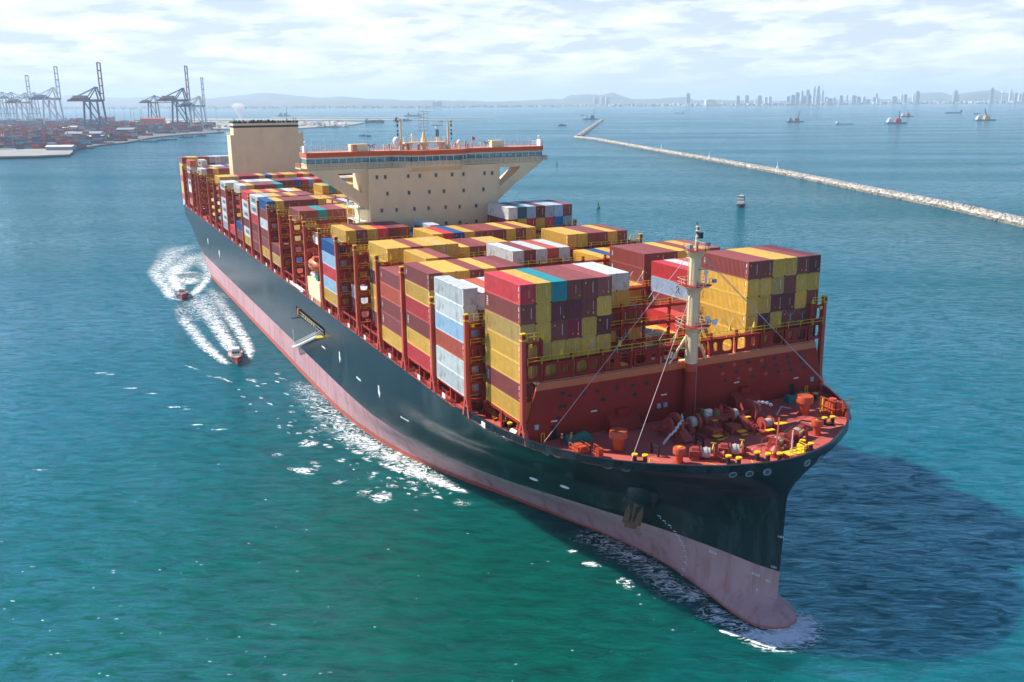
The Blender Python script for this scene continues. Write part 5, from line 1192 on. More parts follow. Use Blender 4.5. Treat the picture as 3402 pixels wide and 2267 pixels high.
    for u0, u1, sgn in ((2160, 2353+60, 1),):
        ya, _ = rr(u0, 800); at('roof_cabin', M('cream').box(-1.2,1.2,-.1,3.3,0,1.7), ya)
    p = ray(980+1255/6.92, 420+540/6.92, 0, -107.5); at('roof_cabin', M('cream').box(-1.2,1.2,0,4.2,0,1.7).use('bridge_orange').box(1.2,1.22,.5,1.5,.1,1.5), float(p[1]))
    for (ux, uy, un) in ((1730, 480, 0), (2060+0, 760, 1)):
        p = ray(980+ux/6.92, 420+uy/6.92, 0, -107.5) if un == 0 else ray(1280+ux/6.192, 360+uy/6.192, 0, -107.5)
        mb = M('cream').cyl((0,-.5,0),(0,-.5,.8),.12).cyl((0,.5,0),(0,.5,.8),.12); mb.use('paint_crimson').bar((0,-.9,1.5),(0,-.1,1.1),.22).bar((0,-.1,1.1),(0,-.5,.7),.22).bar((0,.2,1.3),(0,.9,1.6),.22).bar((0,.2,1.3),(0,.6,.6),.22); at('searchlight_pair', mb, float(p[1]), -3.6)
    rg = random.Random(3)
    for k in range(26):
        y = rg.uniform(-13, 15); h = rg.uniform(.5, 1.5); at('roof_vent', M(rg.choice(['cream','cream_white','bridge_orange','cream','mid_grey'])).cyl((0,0,0),(0,0,h),.12+rg.random()*.18,.10+rg.random()*.2,10).cyl((0,0,h),(0,0,h+.18),.32,.22,10), y, rg.uniform(-7.5,-3.2))
    for y in (-29.5,-26.4,-23.2,-19.8,-17.0,18.2,21,24.5,27.8): at('whip_aerial', M('rail_white').cyl((0,0,0),(0,0,1.8+(y*7 % 2)),.05,.02,6), y, -3.6)
    # signal flags on halyards
    ya, za = rr(1790, 610); mb = M('flag_red').add([(0,0,0),(0,.75,-.2),(0,.65,-.95),(0,-.1,-.8)], [(0,1,2,3)]).add([(.01,.15,-.3),(.01,.45,-.4),(.01,.35,-.7)], [(0,1,2)]); mb.use('rail_white').cyl((0,-.15,-4.2),(0,-.15,.4),.03); part(mb, 'signal_flag', br, loc=(-4.5, ya, za+.3), smooth=False)
    ya, za = rr(215, 230); mb = M('flag_crimson').add([(0,-.3,-.4),(0,.1,.4),(0,.5,.5),(0,0,-.5)], [(0,1,2,3)]); mb.use('rail_white').cyl((0,.6,-.2),(0,2.0,-.3),.02); part(mb, 'signal_flag', br, loc=(-4.5, ya, za), smooth=False)
mat('bridge_trim', (0.62, 0.50, 0.33), 0.6, 0.05); mat('window_frame', (0.55, 0.47, 0.36), 0.5, 0.05); mat('window_dark', (0.05, 0.07, 0.09), 0.15, 0.5, 0.05, spec=0.8)
mat('roof_deck', (0.60, 0.22, 0.14), 0.6, 0.1); mat('rail_white', (0.70, 0.66, 0.60), 0.5, 0.05); mat('crane_rail', (0.6, 0.2, 0.12), 0.5, 0.05)
mat('flag_red', (0.75, 0.12, 0.10), 0.8, 0.05); mat('flag_crimson', (0.55, 0.03, 0.10), 0.8, 0.05)
house()

def funnel():
    root = empty('funnel_casing', (-303, 0, 0), parent=ship); yl, yr = -15.8, 15.6
    part(M('cream').box(-9,0,yl,yr,ZD-.1,57.9).box(-8.6,-.0,yl+1.5,yr-2.0,57.9,62.75), 'casing_wall', root, smooth=False)
    part(M('black_paint').box(-8.63,.03,yl+1.47,yr-1.97,60.9,61.75), 'casing_band', root, smooth=False)
    part(M('black_paint').box(-8.65,.05,yl+1.45,yr-1.95,62.75,63.5), 'casing_rim', root, smooth=False)
    rg = random.Random(8); y = yl+2.2
    while y < yr-3:
        w = rg.uniform(.4, 1.3)
        if rg.random() < .4: mb = M('cream_white').box(.05,.12,y,y+w*.5,62.85,63.4); part(mb, 'rim_slot', root, smooth=False)
        else: part(M('black_paint').cyl((0,0,0),(0,0,.5+rg.random()*.4),w*.45,w*.45,14), 'exhaust_pipe', root, loc=(rg.uniform(-5,-1), y+w/2, 63.4))
        y += w+rg.uniform(.2,.9)
    for y in (yl+2, yr-3, yr-4): part(M('black_paint').bar((0,0,0),(0,.3,1.0),.15).bar((0,.3,1.0),(0,-.4,1.2),.2), 'rim_lamp', root, loc=(-.4, y, 63.5), smooth=False)
    part(M('rail_white').rail([(0,yr-2,57.9),(0,yr,57.9),(-8.6,yr,57.9)],1.1,.04,1.0,2).rail([(0,yl+1.4,57.9),(0,yl,57.9),(-8.6,yl,57.9)],1.1,.04,1.0,2), 'casing_railing', root, smooth=False)
funnel()

def lifeboats():
    p = ray(850+620/3.135, 650+715/3.135, 1, -29.6)
    part(M('cream').box(-116.6,-103.2,-30.45,-17.0,ZD-.1,29.0), 'boat_deck', ship, smooth=False)
    L = 8.2; vs = []; n = 12; K = 14
    root = empty('lifeboat', (float(p[0])-.3, -29.6, float(p[2])-1.9), parent=ship)
    for i in range(n+1):
        t = i/n; s = max(.02, math.sin(PI*min(max(t, .0), 1))**.55)
        for j in range(K):
            a = 2*PI*j/K; z = math.sin(a); vs.append((-L/2+L*t, 1.55*s*math.cos(a), 1.75+1.75*s*(z if z < 0 else z*.95)))
    fs = [(i*K+j, i*K+(j+1)%K, (i+1)*K+(j+1)%K, (i+1)*K+j) for i in range(n) for j in range(K)]
    part(M('lifeboat_orange').add(vs, fs), 'boat_shell', root); part(M('lifeboat_orange').box(.8,2.4,-.8,.8,3.1,3.9), 'conning_hatch', root, smooth=False)
    part(M('black_paint').box(-2.2,2.6,-1.53,-1.50,2.0,2.35), 'window_strip', root, smooth=False)
    mb = M('post_red')
    for x in (-2.9, 2.9): mb.bar((x,1.4,-9),(x,1.4,4.6),.4).bar((x,1.4,4.6),(x,-1.0,4.9),.4).bar((x,-.6,4.8),(x,-.6,3.2),.1)
    part(mb, 'davit', root, smooth=False)
    mb = M('cream_white').box(-115.8,-110.6,-28.3,-24.5,37.2,38.9).box(-115.8,-103.6,-28.3,-26.5,29.0,29.2); part(mb, 'boat_platform', ship, smooth=False)
    part(M('cream_rail').rail([(-115.8,-28.2,38.9),(-110.6,-28.2,38.9)],1.1,.04,1.2,3), 'boat_platform_railing', ship, smooth=False)
    for k, (x, r) in enumerate(((-113.0,.55),(-111.6,.5),(-110.2,.5))): part(M('white_paint').cyl((0,0,0),(1.1,0,.2),r,r,14), 'raft_canister', ship, loc=(x,-29.6,29.8))
    part(M('tarp_green').box(-1,1,-.7,.7,0,1.3), 'covered_gear', ship, loc=(-107.5,-29.3,29.0), smooth=False)
lifeboats()
# ------------------------------------------------------------------ people on the forecastle
def person(x, y, face, vest, trousers, helmet, label, bend=0.0):
    vs = {'hip':(0,0,.95),'belly':(.02+bend*.1,0,1.12),'chest':(.03+bend*.25,0,1.36),'neck':(.05+bend*.35,0,1.52),'head':(.07+bend*.42,0,1.66),'top':(.07+bend*.44,0,1.76),
          'lh':(0,.11,.9),'lk':(.05,.12,.5),'la':(0,.13,.08),'lt':(.17,.14,.03),'rh':(0,-.11,.9),'rk':(.10,-.12,.5),'ra':(-.02,-.14,.08),'rt':(.15,-.15,.03),
          'ls':(.03+bend*.25,.2,1.42),'le':(.12+bend*.3,.28,1.16),'lw':(.32+bend*.3,.20,1.05),'lp':(.40+bend*.3,.17,1.03),'rs':(.03+bend*.25,-.2,1.42),'re':(.08+bend*.3,-.28,1.16),'rw':(.28+bend*.3,-.2,1.0),'rp':(.36+bend*.3,-.17,.98)}
    rad = {'hip':.15,'belly':.15,'chest':.17,'neck':.06,'head':.10,'top':.07,'lh':.09,'rh':.09,'lk':.065,'rk':.065,'la':.045,'ra':.045,'lt':.04,'rt':.04,'ls':.075,'rs':.075,'le':.05,'re':.05,'lw':.035,'rw':.035,'lp':.03,'rp':.03}
    ed = [('hip','belly'),('belly','chest'),('chest','neck'),('neck','head'),('head','top'),('hip','lh'),('lh','lk'),('lk','la'),('la','lt'),('hip','rh'),('rh','rk'),('rk','ra'),('ra','rt'),('chest','ls'),('ls','le'),('le','lw'),('lw','lp'),('chest','rs'),('rs','re'),('re','rw'),('rw','rp')]
    names = list(vs); V = [vs[k] for k in names]; E_ = [(names.index(a), names.index(b2)) for a, b2 in ed]; R_ = [rad[k] for k in names]
    for s, w in ((1, 'lp'), (-1, 'rp')):      # fingers and thumb
        w_i = names.index(w); c = vs[w]
        for k in range(5):
            V.append((c[0]+(.09-.01*abs(k-1) if k < 4 else .04), c[1]+(k-1.5)*.018 if k < 4 else c[1]-s*.05, c[2]-.03)); R_.append(.011); E_.append((w_i, len(V)-1))
    me = bpy.data.meshes.new('person'); me.from_pydata(V, E_, []); me.materials.append(MATS[trousers])
    o = bpy.data.objects.new('person', me); C.objects.link(o)
    sk = o.modifiers.new('s', 'SKIN'); o.modifiers.new('u', 'SUBSURF').levels = 1
    for i, r in enumerate(R_): o.data.skin_vertices[0].data[i].radius = (r, r)
    o.data.skin_vertices[0].data[0].use_root = True
    o.location = (x, y, ZB); o.rotation_euler = (0,0,face); tag(o, label, 'person')
    b = bend
    part(M(vest).lathe([(.16,-.30),(.19,-.15),(.20,.05),(.14,.16),(.07,.20)], (0,0,0), 14), 'work_jacket', o, loc=(.03+b*.2,0,1.30)); 
    part(M('skin').ball((0,0,0),.105,12,1.15), 'face', o, loc=(.08+b*.42,0,1.645))
    part(M(helmet).lathe([(.15,0),(.135,.03),(.12,.09),(.06,.135),(.01,.14)], (0,0,0), 14), 'helmet', o, loc=(.07+b*.43,0,1.69))
    return o
person(4.4, -23.3, -.5, 'vest_orange', 'navy', 'white_paint', 'person in orange work jacket and white helmet beside the green covered winch')
person(4.9, -22.2, 2.2, 'khaki', 'khaki', 'rail_yellow', 'person in khaki overalls and yellow helmet leaning over the green covered winch', .8)

# ------------------------------------------------------------------ boats
def boat_hull(L, Bm, H, mname, n=14, sheer=.25, name='hull', stripe=None):
    mb = M(mname); K = 9; vs = []
    for i in range(n+1):
        t = i/n; x = -L/2+L*t; w = Bm/2*(1-max(0, (t-.45)/.55)**2.2); zt = H*(1+sheer*max(0, t-.35)**2*2)
        for j in range(K):
            a = -1+2*j/(K-1); vs.append((x+.03*L*(abs(a))*(t > .9), w*(abs(a)**.45)*(1 if a > 0 else -1)*(1 if abs(a) > .01 else 0), -.25*H+(zt+.25*H)*abs(a)**1.6))
    fs = [(i*K+j, (i+1)*K+j, (i+1)*K+j+1, i*K+j+1) for i in range(n) for j in range(K-1)]+[tuple(range(K))]
    mb.add(vs, fs)
    top = [i*K for i in range(n+1)]; bot = [i*K+K-1 for i in range(n+1)]
    base = len(mb.v)
    mb.use('boat_deck'); dv = []
    for i in range(n+1): a = vs[i*K]; c = vs[i*K+K-1]; dv += [(a[0], a[1]*.94, a[2]-.12*H), (c[0], c[1]*.94, c[2]-.12*H)]
    mb.add(dv, [(2*i, 2*i+1, 2*i+3, 2*i+2) for i in range(n)])
    return mb
mat('boat_deck', (0.42, 0.30, 0.26), 0.7, 0.1)
def pilot_boat(x, y, rz, L, label):
    root = tag(empty('pilot_boat', (x, y, .15), rz), label, 'boat', 'pilot boats alongside the ship'); root.rotation_euler = (0, -.07, rz)
    k = L/13
    part(boat_hull(L, 4.2*k, 1.5*k, 'boat_red'), 'hull', root)
    part(M('cream_white').hexa([(-3.4*k,-1.35*k,1.2*k),(2.4*k,-1.25*k,1.3*k),(2.4*k,1.25*k,1.3*k),(-3.4*k,1.35*k,1.2*k)], [(-3.0*k,-1.15*k,3.1*k),(1.3*k,-1.05*k,3.2*k),(1.3*k,1.05*k,3.2*k),(-3.0*k,1.15*k,3.1*k)]), 'cabin', root, smooth=False)
    for yy in (-.65, 0, .65): part(M('window_dark').box(-.02,.04,-.26*k,.26*k,-.3*k,.3*k), 'windscreen', root, loc=(2.02*k, yy*k, 2.35*k), smooth=False).rotation_euler = (0, -.52, 0)
    for s in (-1, 1): part(M('window_dark').box(-2.3*k,1.0*k,s*1.29*k-.02,s*1.29*k+.02,2.0*k,2.6*k), 'side_window', root, smooth=False)
    f = [(-L*.48, -2.05*k), (0, -2.2*k), (L*.2, -2.05*k), (L*.36, -1.3*k), (L*.5, 0)]
    mb = M('black_paint').path([(a, b2, 1.25*k*(1+.2*max(0,a/L))) for a, b2 in f], .17*k, 8).path([(a, -b2, 1.25*k*(1+.2*max(0,a/L))) for a, b2 in f], .17*k, 8); part(mb, 'fender', root)
    part(M('white_paint').bar((-.8*k,0,3.1*k),(-1.0*k,0,5.0*k),.14).bar((-1*k,-.8*k,4.3*k),(-1*k,.8*k,4.3*k),.12).ball((-.9*k,0,4.6*k),.28*k), 'mast', root, smooth=False)
    part(M('rail_white').rail([(2.6*k,-1.5*k,1.45*k),(5.2*k,-.8*k,1.6*k),(5.2*k,.8*k,1.6*k),(2.6*k,1.5*k,1.45*k)],.9*k,.03,.9,2), 'rail', root, smooth=False)
    return root
pilot_boat(-150.2, -44.2, -.12, 13.5, 'red pilot boat with white cabin, nearer of the two, trailing a long wake')
pilot_boat(-250.4, -46.8, -.15, 13.0, 'red pilot boat further astern, in the wake near the ship\'s stern')

def tug():
    x, y = sea(2461, 686); root = tag(empty('tug_boat', (x, y, 0), -.75), 'small dark tug with stacked white wheelhouse on the open sea', 'tug')
    part(boat_hull(17, 6.6, 2.0, 'black_paint'), 'hull', root)
    part(M('cream_white').box(-3.6,3.2,-2.3,2.3,1.6,3.6).box(-2.4,2.4,-2.0,2.0,3.6,5.6).box(-1.6,1.8,-1.6,1.6,5.6,7.4), 'deckhouse', root, smooth=False)
    part(M('window_dark').box(-1.65,1.85,-1.65,1.65,6.1,6.8).box(-2.45,2.45,-2.05,2.05,4.2,4.7), 'window_band', root, smooth=False)
    for s in (-1, 1): part(M('navy').cyl((-2.6,s*1.9,3.6),(-2.6,s*1.9,6.6),.4,.35,10), 'exhaust_stack', root)
    part(M('white_paint').bar((0,0,7.4),(0,0,9.0),.15).bar((0,-.7,8.2),(0,.7,8.2),.12), 'mast', root, smooth=False)
tug()
def buoy(u, v, s, label):
    x, y = sea(u, v); root = tag(empty('buoy', (x, y, 0)), label, 'buoy')
    part(M('green_paint').lathe([(1.5*s,-.3),(1.6*s,.6*s),(1.4*s,1.1*s),(.9*s,1.3*s)], n=18), 'float', root)
    mb = M('green_paint')
    for a in range(4): t = a*PI/2+.4; mb.bar((.9*s*math.cos(t),.9*s*math.sin(t),1.2*s),(.3*s*math.cos(t),.3*s*math.sin(t),4.4*s),.22*s)
    mb.box(-.5*s,.5*s,-.5*s,.5*s,2.0*s,3.6*s).cyl((0,0,4.2*s),(0,0,5.6*s),.45*s,.03,10); part(mb, 'top_frame', root, smooth=False)
buoy(1987, 692, .88, 'green buoy floating beyond the starboard container stacks, the nearer one'); buoy(1850, 546, .8, 'small green buoy farther off, right of the bridge wing')

def crane_barge(u, v, wpx, label, cab, house_c='cream_white', boom=0.25, side=-1, rz=None, jib_h=None, extra=None):
    x, y = sea(u, v); d_ = dist((x, y)); L = wpx*d_/FPX; root = tag(empty('crane_barge', (x, y, 0), 2.69234-PI/2 if rz is None else rz), label, 'barge', 'work barges off the breakwater')
    # local +x runs to the left in the view
    part(M('blue_far').box(-L/2,L/2,-L*.16,L*.16,-1,L*.055), 'hull', root, smooth=False)
    part(M(cab).box(-L*.02,L*.24,-L*.09,L*.09,L*.055,L*.20).box(.02*L,.2*L,-L*.07,L*.07,L*.20,L*.24), 'crane_cab', root, smooth=False)
    part(M(house_c).box(-L*.40,-L*.16,-L*.10,L*.10,L*.055,L*.16).box(-L*.36,-L*.20,-L*.08,L*.08,L*.16,L*.23).box(-L*.3,-L*.26,-L*.02,L*.02,L*.23,L*.30), 'deckhouse', root, smooth=False)
    jh = (jib_h or 55)*d_/FPX; bx = L*.16; tx = bx+jh*boom
    mb = M('crane_blue')
    for dy in (-L*.025, L*.025):
        for dx_ in (-L*.015, L*.015): mb.bar((bx+dx_,dy,L*.1),(tx+dx_*.4,dy*.4,jh),L*.010)
    for k in range(10):
        t, t2 = k/10, (k+1)/10; a = (bx+(tx-bx)*t-L*.015*(1-t*.6), -L*.025*(1-.6*t), L*.1+(jh-L*.1)*t); c = (bx+(tx-bx)*t2+L*.015*(1-t2*.6), -L*.025*(1-.6*t2), L*.1+(jh-L*.1)*t2); mb.bar(a, c, L*.008)
    part(mb, 'jib', root, smooth=False)
    part(M('mid_grey').bar((tx,0,jh),(-L*.12,0,L*.18),L*.006).bar((bx-L*.1,0,L*.2),(-L*.02,0,L*.36),L*.012).bar((tx,0,jh),(-L*.02,0,L*.36),L*.006), 'jib_stay', root, smooth=False)
    return root
crane_barge(2640, 406, 52, 'crane barge with tall blue jib, leftmost of the barges in front of the city', 'boat_red', 'mid_grey', .18, jib_h=36)
crane_barge(2975, 411, 62, 'barge with bright red crane cab and white deckhouse, right of centre offshore', 'paint_red', 'white_paint', -.06, jib_h=38)
crane_barge(3270, 401, 58, 'barge with yellow crane cab, rightmost of the offshore barges', 'paint_yellow', 'cream_white', -.35, jib_h=34)
crane_barge(3012, 388, 38, 'small distant barge with white jib behind the red cab one', 'boat_red', 'cream_white', -.25, jib_h=19)
crane_barge(1962, 397, 50, 'dredging barge with white house and tall jib at the tip of the breakwater', 'blue_far', 'white_paint', .12, jib_h=33)
crane_barge(945, 386, 40, 'grey dredger with lattice tower behind the cream funnel', 'far_grey', 'far_grey', .05, jib_h=26)
def small_ship(u, v, wpx, label, hullc, housec, house_at=-.35, name='cargo_ship', hh=.07, boxes=False, rz=None, group=None):
    x, y = sea(u, v); d_ = dist((x, y)); L = wpx*d_/FPX; root = tag(empty(name, (x, y, 0), 2.69234-PI/2 if rz is None else rz), label, 'ship', group)
    mb = M(hullc); w = L*.085; mb.hexa([(-L*.47,-w,-.5),(L*.40,-w,-.5),(L*.47,0,-.5),(L*.40,w,-.5),(-L*.47,w,-.5)], [(-L*.5,-w,L*hh),(L*.42,-w,L*hh),(L*.5,0,L*hh*1.25),(L*.42,w,L*hh),(-L*.5,w,L*hh)]); part(mb, 'hull', root, smooth=False)
    a = house_at*L; part(M(housec).box(a-L*.06,a+L*.06,-w*.8,w*.8,L*hh,L*(hh+.08)).box(a-L*.03,a+L*.04,-w*.6,w*.6,L*(hh+.08),L*(hh+.12)).box(a-.01*L,a+.01*L,-.01*L,.01*L,L*(hh+.12),L*(hh+.17)), 'deckhouse', root, smooth=False)
    if boxes:
        rg = random.Random(int(u)); mb = MB()
        for k in range(9): x0 = -L*.22+k*L*.065; mb.use(rg.choice(['paint_brown','far_grey','cream_white','blue_far'])).box(x0,x0+L*.055,-w*.7,w*.7,L*hh,L*(hh+rg.uniform(.02,.06)))
        part(mb, 'deck_cargo', root, smooth=False)
small_ship(1245, 408, 64, 'long dark barge ship with deck gear moored off the sand spit', 'blue_far', 'far_white', -.38, hh=.10, boxes=True)
small_ship(1338, 402, 60, 'low grey ship behind the bridge masts, left of centre', 'blue_far', 'far_grey', -.36, hh=.05, boxes=True)
small_ship(1372, 387, 58, 'distant work ship with gantry by the thin spit', 'far_grey', 'far_grey', -.25, hh=.06, boxes=True)
small_ship(1205, 452, 26, 'pale supply boat with purple deck cargo, sailing behind the bridge', 'far_grey', 'blue_far', .2, 'supply_boat', .08, True); small_ship(1226, 454, 16, 'small dark blue boat just ahead of the pale supply boat', 'blue_far', 'blue_far', -.2, 'work_boat', .2)
small_ship(1868, 418, 27, 'small black boat alone left of the breakwater tip', 'black_paint', 'blue_far', -.1, 'work_boat', .12); small_ship(1466, 405, 14, 'tiny dark boat right of the radar mast', 'blue_far', 'blue_far', 0, 'work_boat', .12)
small_ship(2805, 413, 56, 'low barge with white cabin between the two nearer crane barges', 'far_grey', 'far_white', -.38, 'flat_barge', .035); small_ship(3168, 377, 48, 'long flat dark barge far off to the right', 'blue_far', 'blue_far', .44, 'flat_barge', .07)
small_ship(3246, 380, 20, 'tiny grey boat near the right edge beyond the yellow cab barge', 'blue_far', 'far_grey', 0, 'work_boat', .12); small_ship(2258, 377, 34, 'pale distant freighter right of the dredging barge', 'far_grey', 'far_grey', .3, hh=.05)
small_ship(1936, 384, 16, 'tiny distant boat behind the dredging barge', 'blue_far', 'far_grey', 0, 'work_boat', .12)

# ------------------------------------------------------------------ rock breakwater and its beacons
def rock_breakwater():
    near = [(1913,458),(1985,466),(2197,505),(2356,533),(2582,574),(2900,640),(3150,690),(3402,748),(3560,790)]
    far = [(1921,456),(1960,428),(2000,401)]
    rg = random.Random(2)
    root = tag(empty('rock_breakwater', tuple(sea(2582,574))+(0,)), 'long pale rock breakwater crossing the sea on the right', 'breakwater')
    ox, oy = sea(2582, 574)
    def ridge(P, w, hgt, nm):
        pts = [np.array(sea(*p)) for p in P]; S = []
        for a, c in zip(pts, pts[1:]):
            n = max(2, int(np.hypot(*(c-a))/3.0))
            for i in range(n): S.append(a+(c-a)*i/n)
        S.append(pts[-1]); S = np.array(S)
        for _ in range(30): S[1:-1] = (S[:-2]+S[1:-1]*2+S[2:])/4
        T = np.gradient(S, axis=0); T /= np.linalg.norm(T, axis=1)[:, None]
        prof = [(-1.0,-.8),(-.86,.25),(-.7,1.6),(-.5,2.9),(-.36,hgt-.3),(-.2,hgt),(0,hgt+.15),(.2,hgt),(.4,hgt-.4),(.6,2.6),(.8,1.0),(1.0,-.8)]
        mb = M('rock_pale'); mb.use('rock_wet'); mb.use('rock_pale'); K = len(prof)
        for i, (q, t) in enumerate(zip(S, T)):
            nx, ny = -t[1], t[0]
            for j, (a, z) in enumerate(prof): a2 = a*w+rg.uniform(-.6,.6); mb.v.append((q[0]+nx*a2-ox, q[1]+ny*a2-oy, z+rg.uniform(-.55,.55)))
        for i in range(len(S)-1):
            for j in range(K-1): mb.f.append([i*K+j, i*K+j+1, (i+1)*K+j+1, (i+1)*K+j]); mb.m.append(1 if (j < 2 or j > K-3) else 0)
        # loose armour rocks
        for i in range(0, len(S)-1):
            for _ in range(9 if S[i][0] > -900 else 3):
                a = rg.uniform(-.92,.92); q = S[i]+T[i]*rg.uniform(0,3); nx, ny = -T[i][1], T[i][0]; zz = np.interp(a, [p[0] for p in prof], [p[1] for p in prof]); r = rg.uniform(.35,.85)
                c = Vector((q[0]+nx*a*w-ox, q[1]+ny*a*w-oy, zz+.2)); m = 'rock_wet' if zz < 1.3 else 'rock_pale'; mb.use(m)
                vs = [c+Vector((r*rg.uniform(.6,1.1)*sx, r*rg.uniform(.6,1.1)*sy, r*.7*rg.uniform(.6,1.1)*sz)) for sx, sy, sz in ((-1,-1,-1),(1,-1,-1),(1,1,-1),(-1,1,-1),(-1,-1,1),(1,-1,1),(1,1,1),(-1,1,1))]
                mb.add(vs, [(0,3,2,1),(4,5,6,7),(0,1,5,4),(1,2,6,5),(2,3,7,6),(3,0,4,7)])
        mb.build(nm, root)
    ridge(near, 6.4, 3.5, 'rock_arm'); ridge(far, 9.0, 4.0, 'rock_arm')
    for (u, v, w_) in ((2197,500,'farthest'),(2356,529,'middle'),(2582,569,'nearest')):
        x, y = sea(u, v+4); r = tag(empty('beacon', (x, y, 4.0)), f'small white beacon post on the rock breakwater, {w_} of the three', 'beacon', 'beacons on the breakwater')
        part(M('white_paint').cyl((0,0,0),(0,0,2.0),1.2,.8,10).cyl((0,0,2.0),(0,0,6.0),.35,.25,10), 'post', r); part(M('mid_grey').cyl((0,0,6.0),(0,0,7.0),.5,.4,10), 'lantern', r)
rock_breakwater()

# ------------------------------------------------------------------ harbour on the left
def flat_land(name, px, z, m, zb=-2.0, label=None):
    P = [sea(u, v) for u, v in px]; mb = M(m); mb.hexa([(x, y, zb) for x, y in P], [(x, y, z) for x, y in P]); o = mb.build(name); return tag(o, kind='structure')
mat('harbour_paving', (0.13, 0.13, 0.13), 0.9, 0.3, 0.01)
flat_land('harbour_ground', [(-400,540),(0,516),(130,516),(258,500),(330,487),(420,478),(500,462),(560,455),(620,450),(690,446),(742,442),(745,438),(690,437),(640,432),(500,428),(300,421),(0,412),(-500,402)][::-1], 2.6, 'harbour_paving')
flat_land('sand_spit', [(560,428),(700,431),(850,431),(1000,429),(1100,422),(1180,416),(1210,410),(1150,407),(1000,405),(800,405),(600,404),(420,404),(420,428)][::-1], 2.4, 'sand')
flat_land('thin_spit', [(560,401),(900,401),(1200,400),(1390,400),(1600,401),(1600,400.2),(1390,398.6),(1100,396),(700,395),(520,395)][::-1], 1.2, 'sand')
flat_land('far_spit', [(900,392.4),(1300,393),(1640,393),(1640,392.3),(1250,391.4),(900,391.2)][::-1], 1.2, 'sand')
def quay_pier():
    P = [sea(*p) for p in ((-300,541),(-40,530),(120,527),(232,522),(243,512),(243,503),(170,500),(40,506),(-300,520))]
    o = tag(M('concrete').hexa([(x,y,2.2) for x, y in P][::-1], [(x,y,3.8) for x, y in P][::-1]).build('concrete_pier'), 'pale concrete pier jutting out at the left edge below the container yard', 'pier')
    mb = M('concrete')
    for u in range(0, 243, 9): x, y = sea(u, 527 if u < 120 else 527-(u-120)*.045); mb2 = M('dark_grey').cyl((x,y,-1),(x,y,2.3),.8,.8,8); part(mb2, 'pile', o)
    part(M('dark_grey').bar(tuple(sea(-40,530))+(1.6,), tuple(sea(232,523))+(1.6,), .6, 1.6), 'fender_beam', o, smooth=False)
    x, y = sea(205, 507); s = tag(empty('pier_shed', (x, y, 3.8), 2.69234-PI/2), 'low grey roofed shed at the end of the concrete pier', 'shed')
    part(M('far_grey').box(-20,20,-7,7,0,5), 'wall', s, smooth=False); part(M('far_white').hexa([(-21,-8,5),(21,-8,5),(21,8,5),(-21,8,5)], [(-21,-1,7.5),(21,-1,7.5),(21,1,7.5),(-21,1,7.5)]), 'roof', s, smooth=False)
quay_pier()

AX = 2.69234-PI/2     # yaw that turns local -x towards picture right
def quay_crane(u, v, topv, kind, main, accent, label, up=True):
    x, y = sea(u, v); d_ = dist((x, y)); s = d_/FPX; Ht = (v-topv)*s+2.6
    root = tag(empty('quay_crane', (x, y, 2.6), AX+PI), label, 'crane', 'quay cranes of the container port')
    gh = Ht*(.44 if up else .62); W, D = Ht*.11, Ht*.10; b = Ht*.012
    mb = M(main)
    for sx in (-1, 1):
        for sy in (-1, 1): mb.bar((sx*W*1.15,sy*D*1.2,0),(sx*W*.9,sy*D,gh),b*1.9)
    for sy in (-1, 1):
        mb.bar((-W,sy*D*1.15,gh*.18),(W,sy*D*1.15,gh*.18),b*1.6); mb.bar((-W,sy*D,gh*.18),(W*.9,sy*D,gh),b*1.2); mb.bar((-W,sy*D,gh),(W,sy*D,gh),b*2)
    for sx in (-1, 1): mb.bar((sx*W*1.1,-D,gh*.2),(sx*W*1.1,D,gh*.2),b*1.4)
    part(mb, 'portal_legs', root, smooth=False)
    ax = gh+Ht*.20; mb = M(main)
    for sy in (-.6, .6):
        mb.bar((-W,sy*D,gh),(-W*.55,sy*D*.6,ax),b*1.5); mb.bar((W,sy*D,gh),(-W*.45,sy*D*.6,ax),b*1.1); mb.bar((-W*.5,sy*D*.6,ax),(W*3.2,sy*D*.5,gh+b*2),b*.7)
    mb.bar((-W*.55,-D*.5,ax),(-W*.55,D*.5,ax),b*2); part(mb, 'apex_frame', root, smooth=False)
    mb = M(accent)
    for sy in (-.45, .45): mb.bar((-W*1.3,sy*D,gh+b),(W*3.4,sy*D,gh+b),b*1.8,b*2.4)
    mb.box(W*.6,W*2.9,-D*.5,D*.5,gh+b*2,gh+Ht*.055); part(mb, 'girder', root, smooth=False)
    part(M('far_grey').box(W*1.0,W*2.6,-D*.55,D*.55,gh+Ht*.05,gh+Ht*.085), 'machine_house', root, smooth=False)
    mb = M(accent if kind != 'w' else main); bl = Ht-gh
    if up:
        for sy in (-.55, .55): mb.bar((-W*1.3,sy*D,gh),(-W*1.3,sy*D,Ht),b*1.3)
        for k in range(1, 6): z = gh+bl*k/5; mb.use(accent if k in (5, 3) else main).bar((-W*1.3,-.55*D,z),(-W*1.3,.55*D,z),b*1.3)
    else:
        for sy in (-.45, .45): mb.bar((-W*1.3,sy*D,gh+b),(-W*6.0,sy*D,gh+b),b*1.6); mb.use(main).bar((-W*.55,sy*D,ax),(-W*3.4,sy*D,gh+b*2),b*.6).bar((-W*.55,sy*D,ax),(-W*5.6,sy*D,gh+b*2),b*.6)
        for k in range(8): mb.bar((-W*1.3-W*.6*k,-.45*D,gh+b),(-W*1.3-W*.6*k,.45*D,gh+b),b)
    part(mb, 'boom', root, smooth=False)
    return root
quay_crane(12, 392, 309, 'b', 'crane_blue', 'crane_blue', 'blue quay crane with lowered boom at the very left edge', False)
quay_crane(42, 391, 309, 'b', 'crane_blue', 'crane_blue', 'blue quay crane with lowered boom, second from the left edge', False)
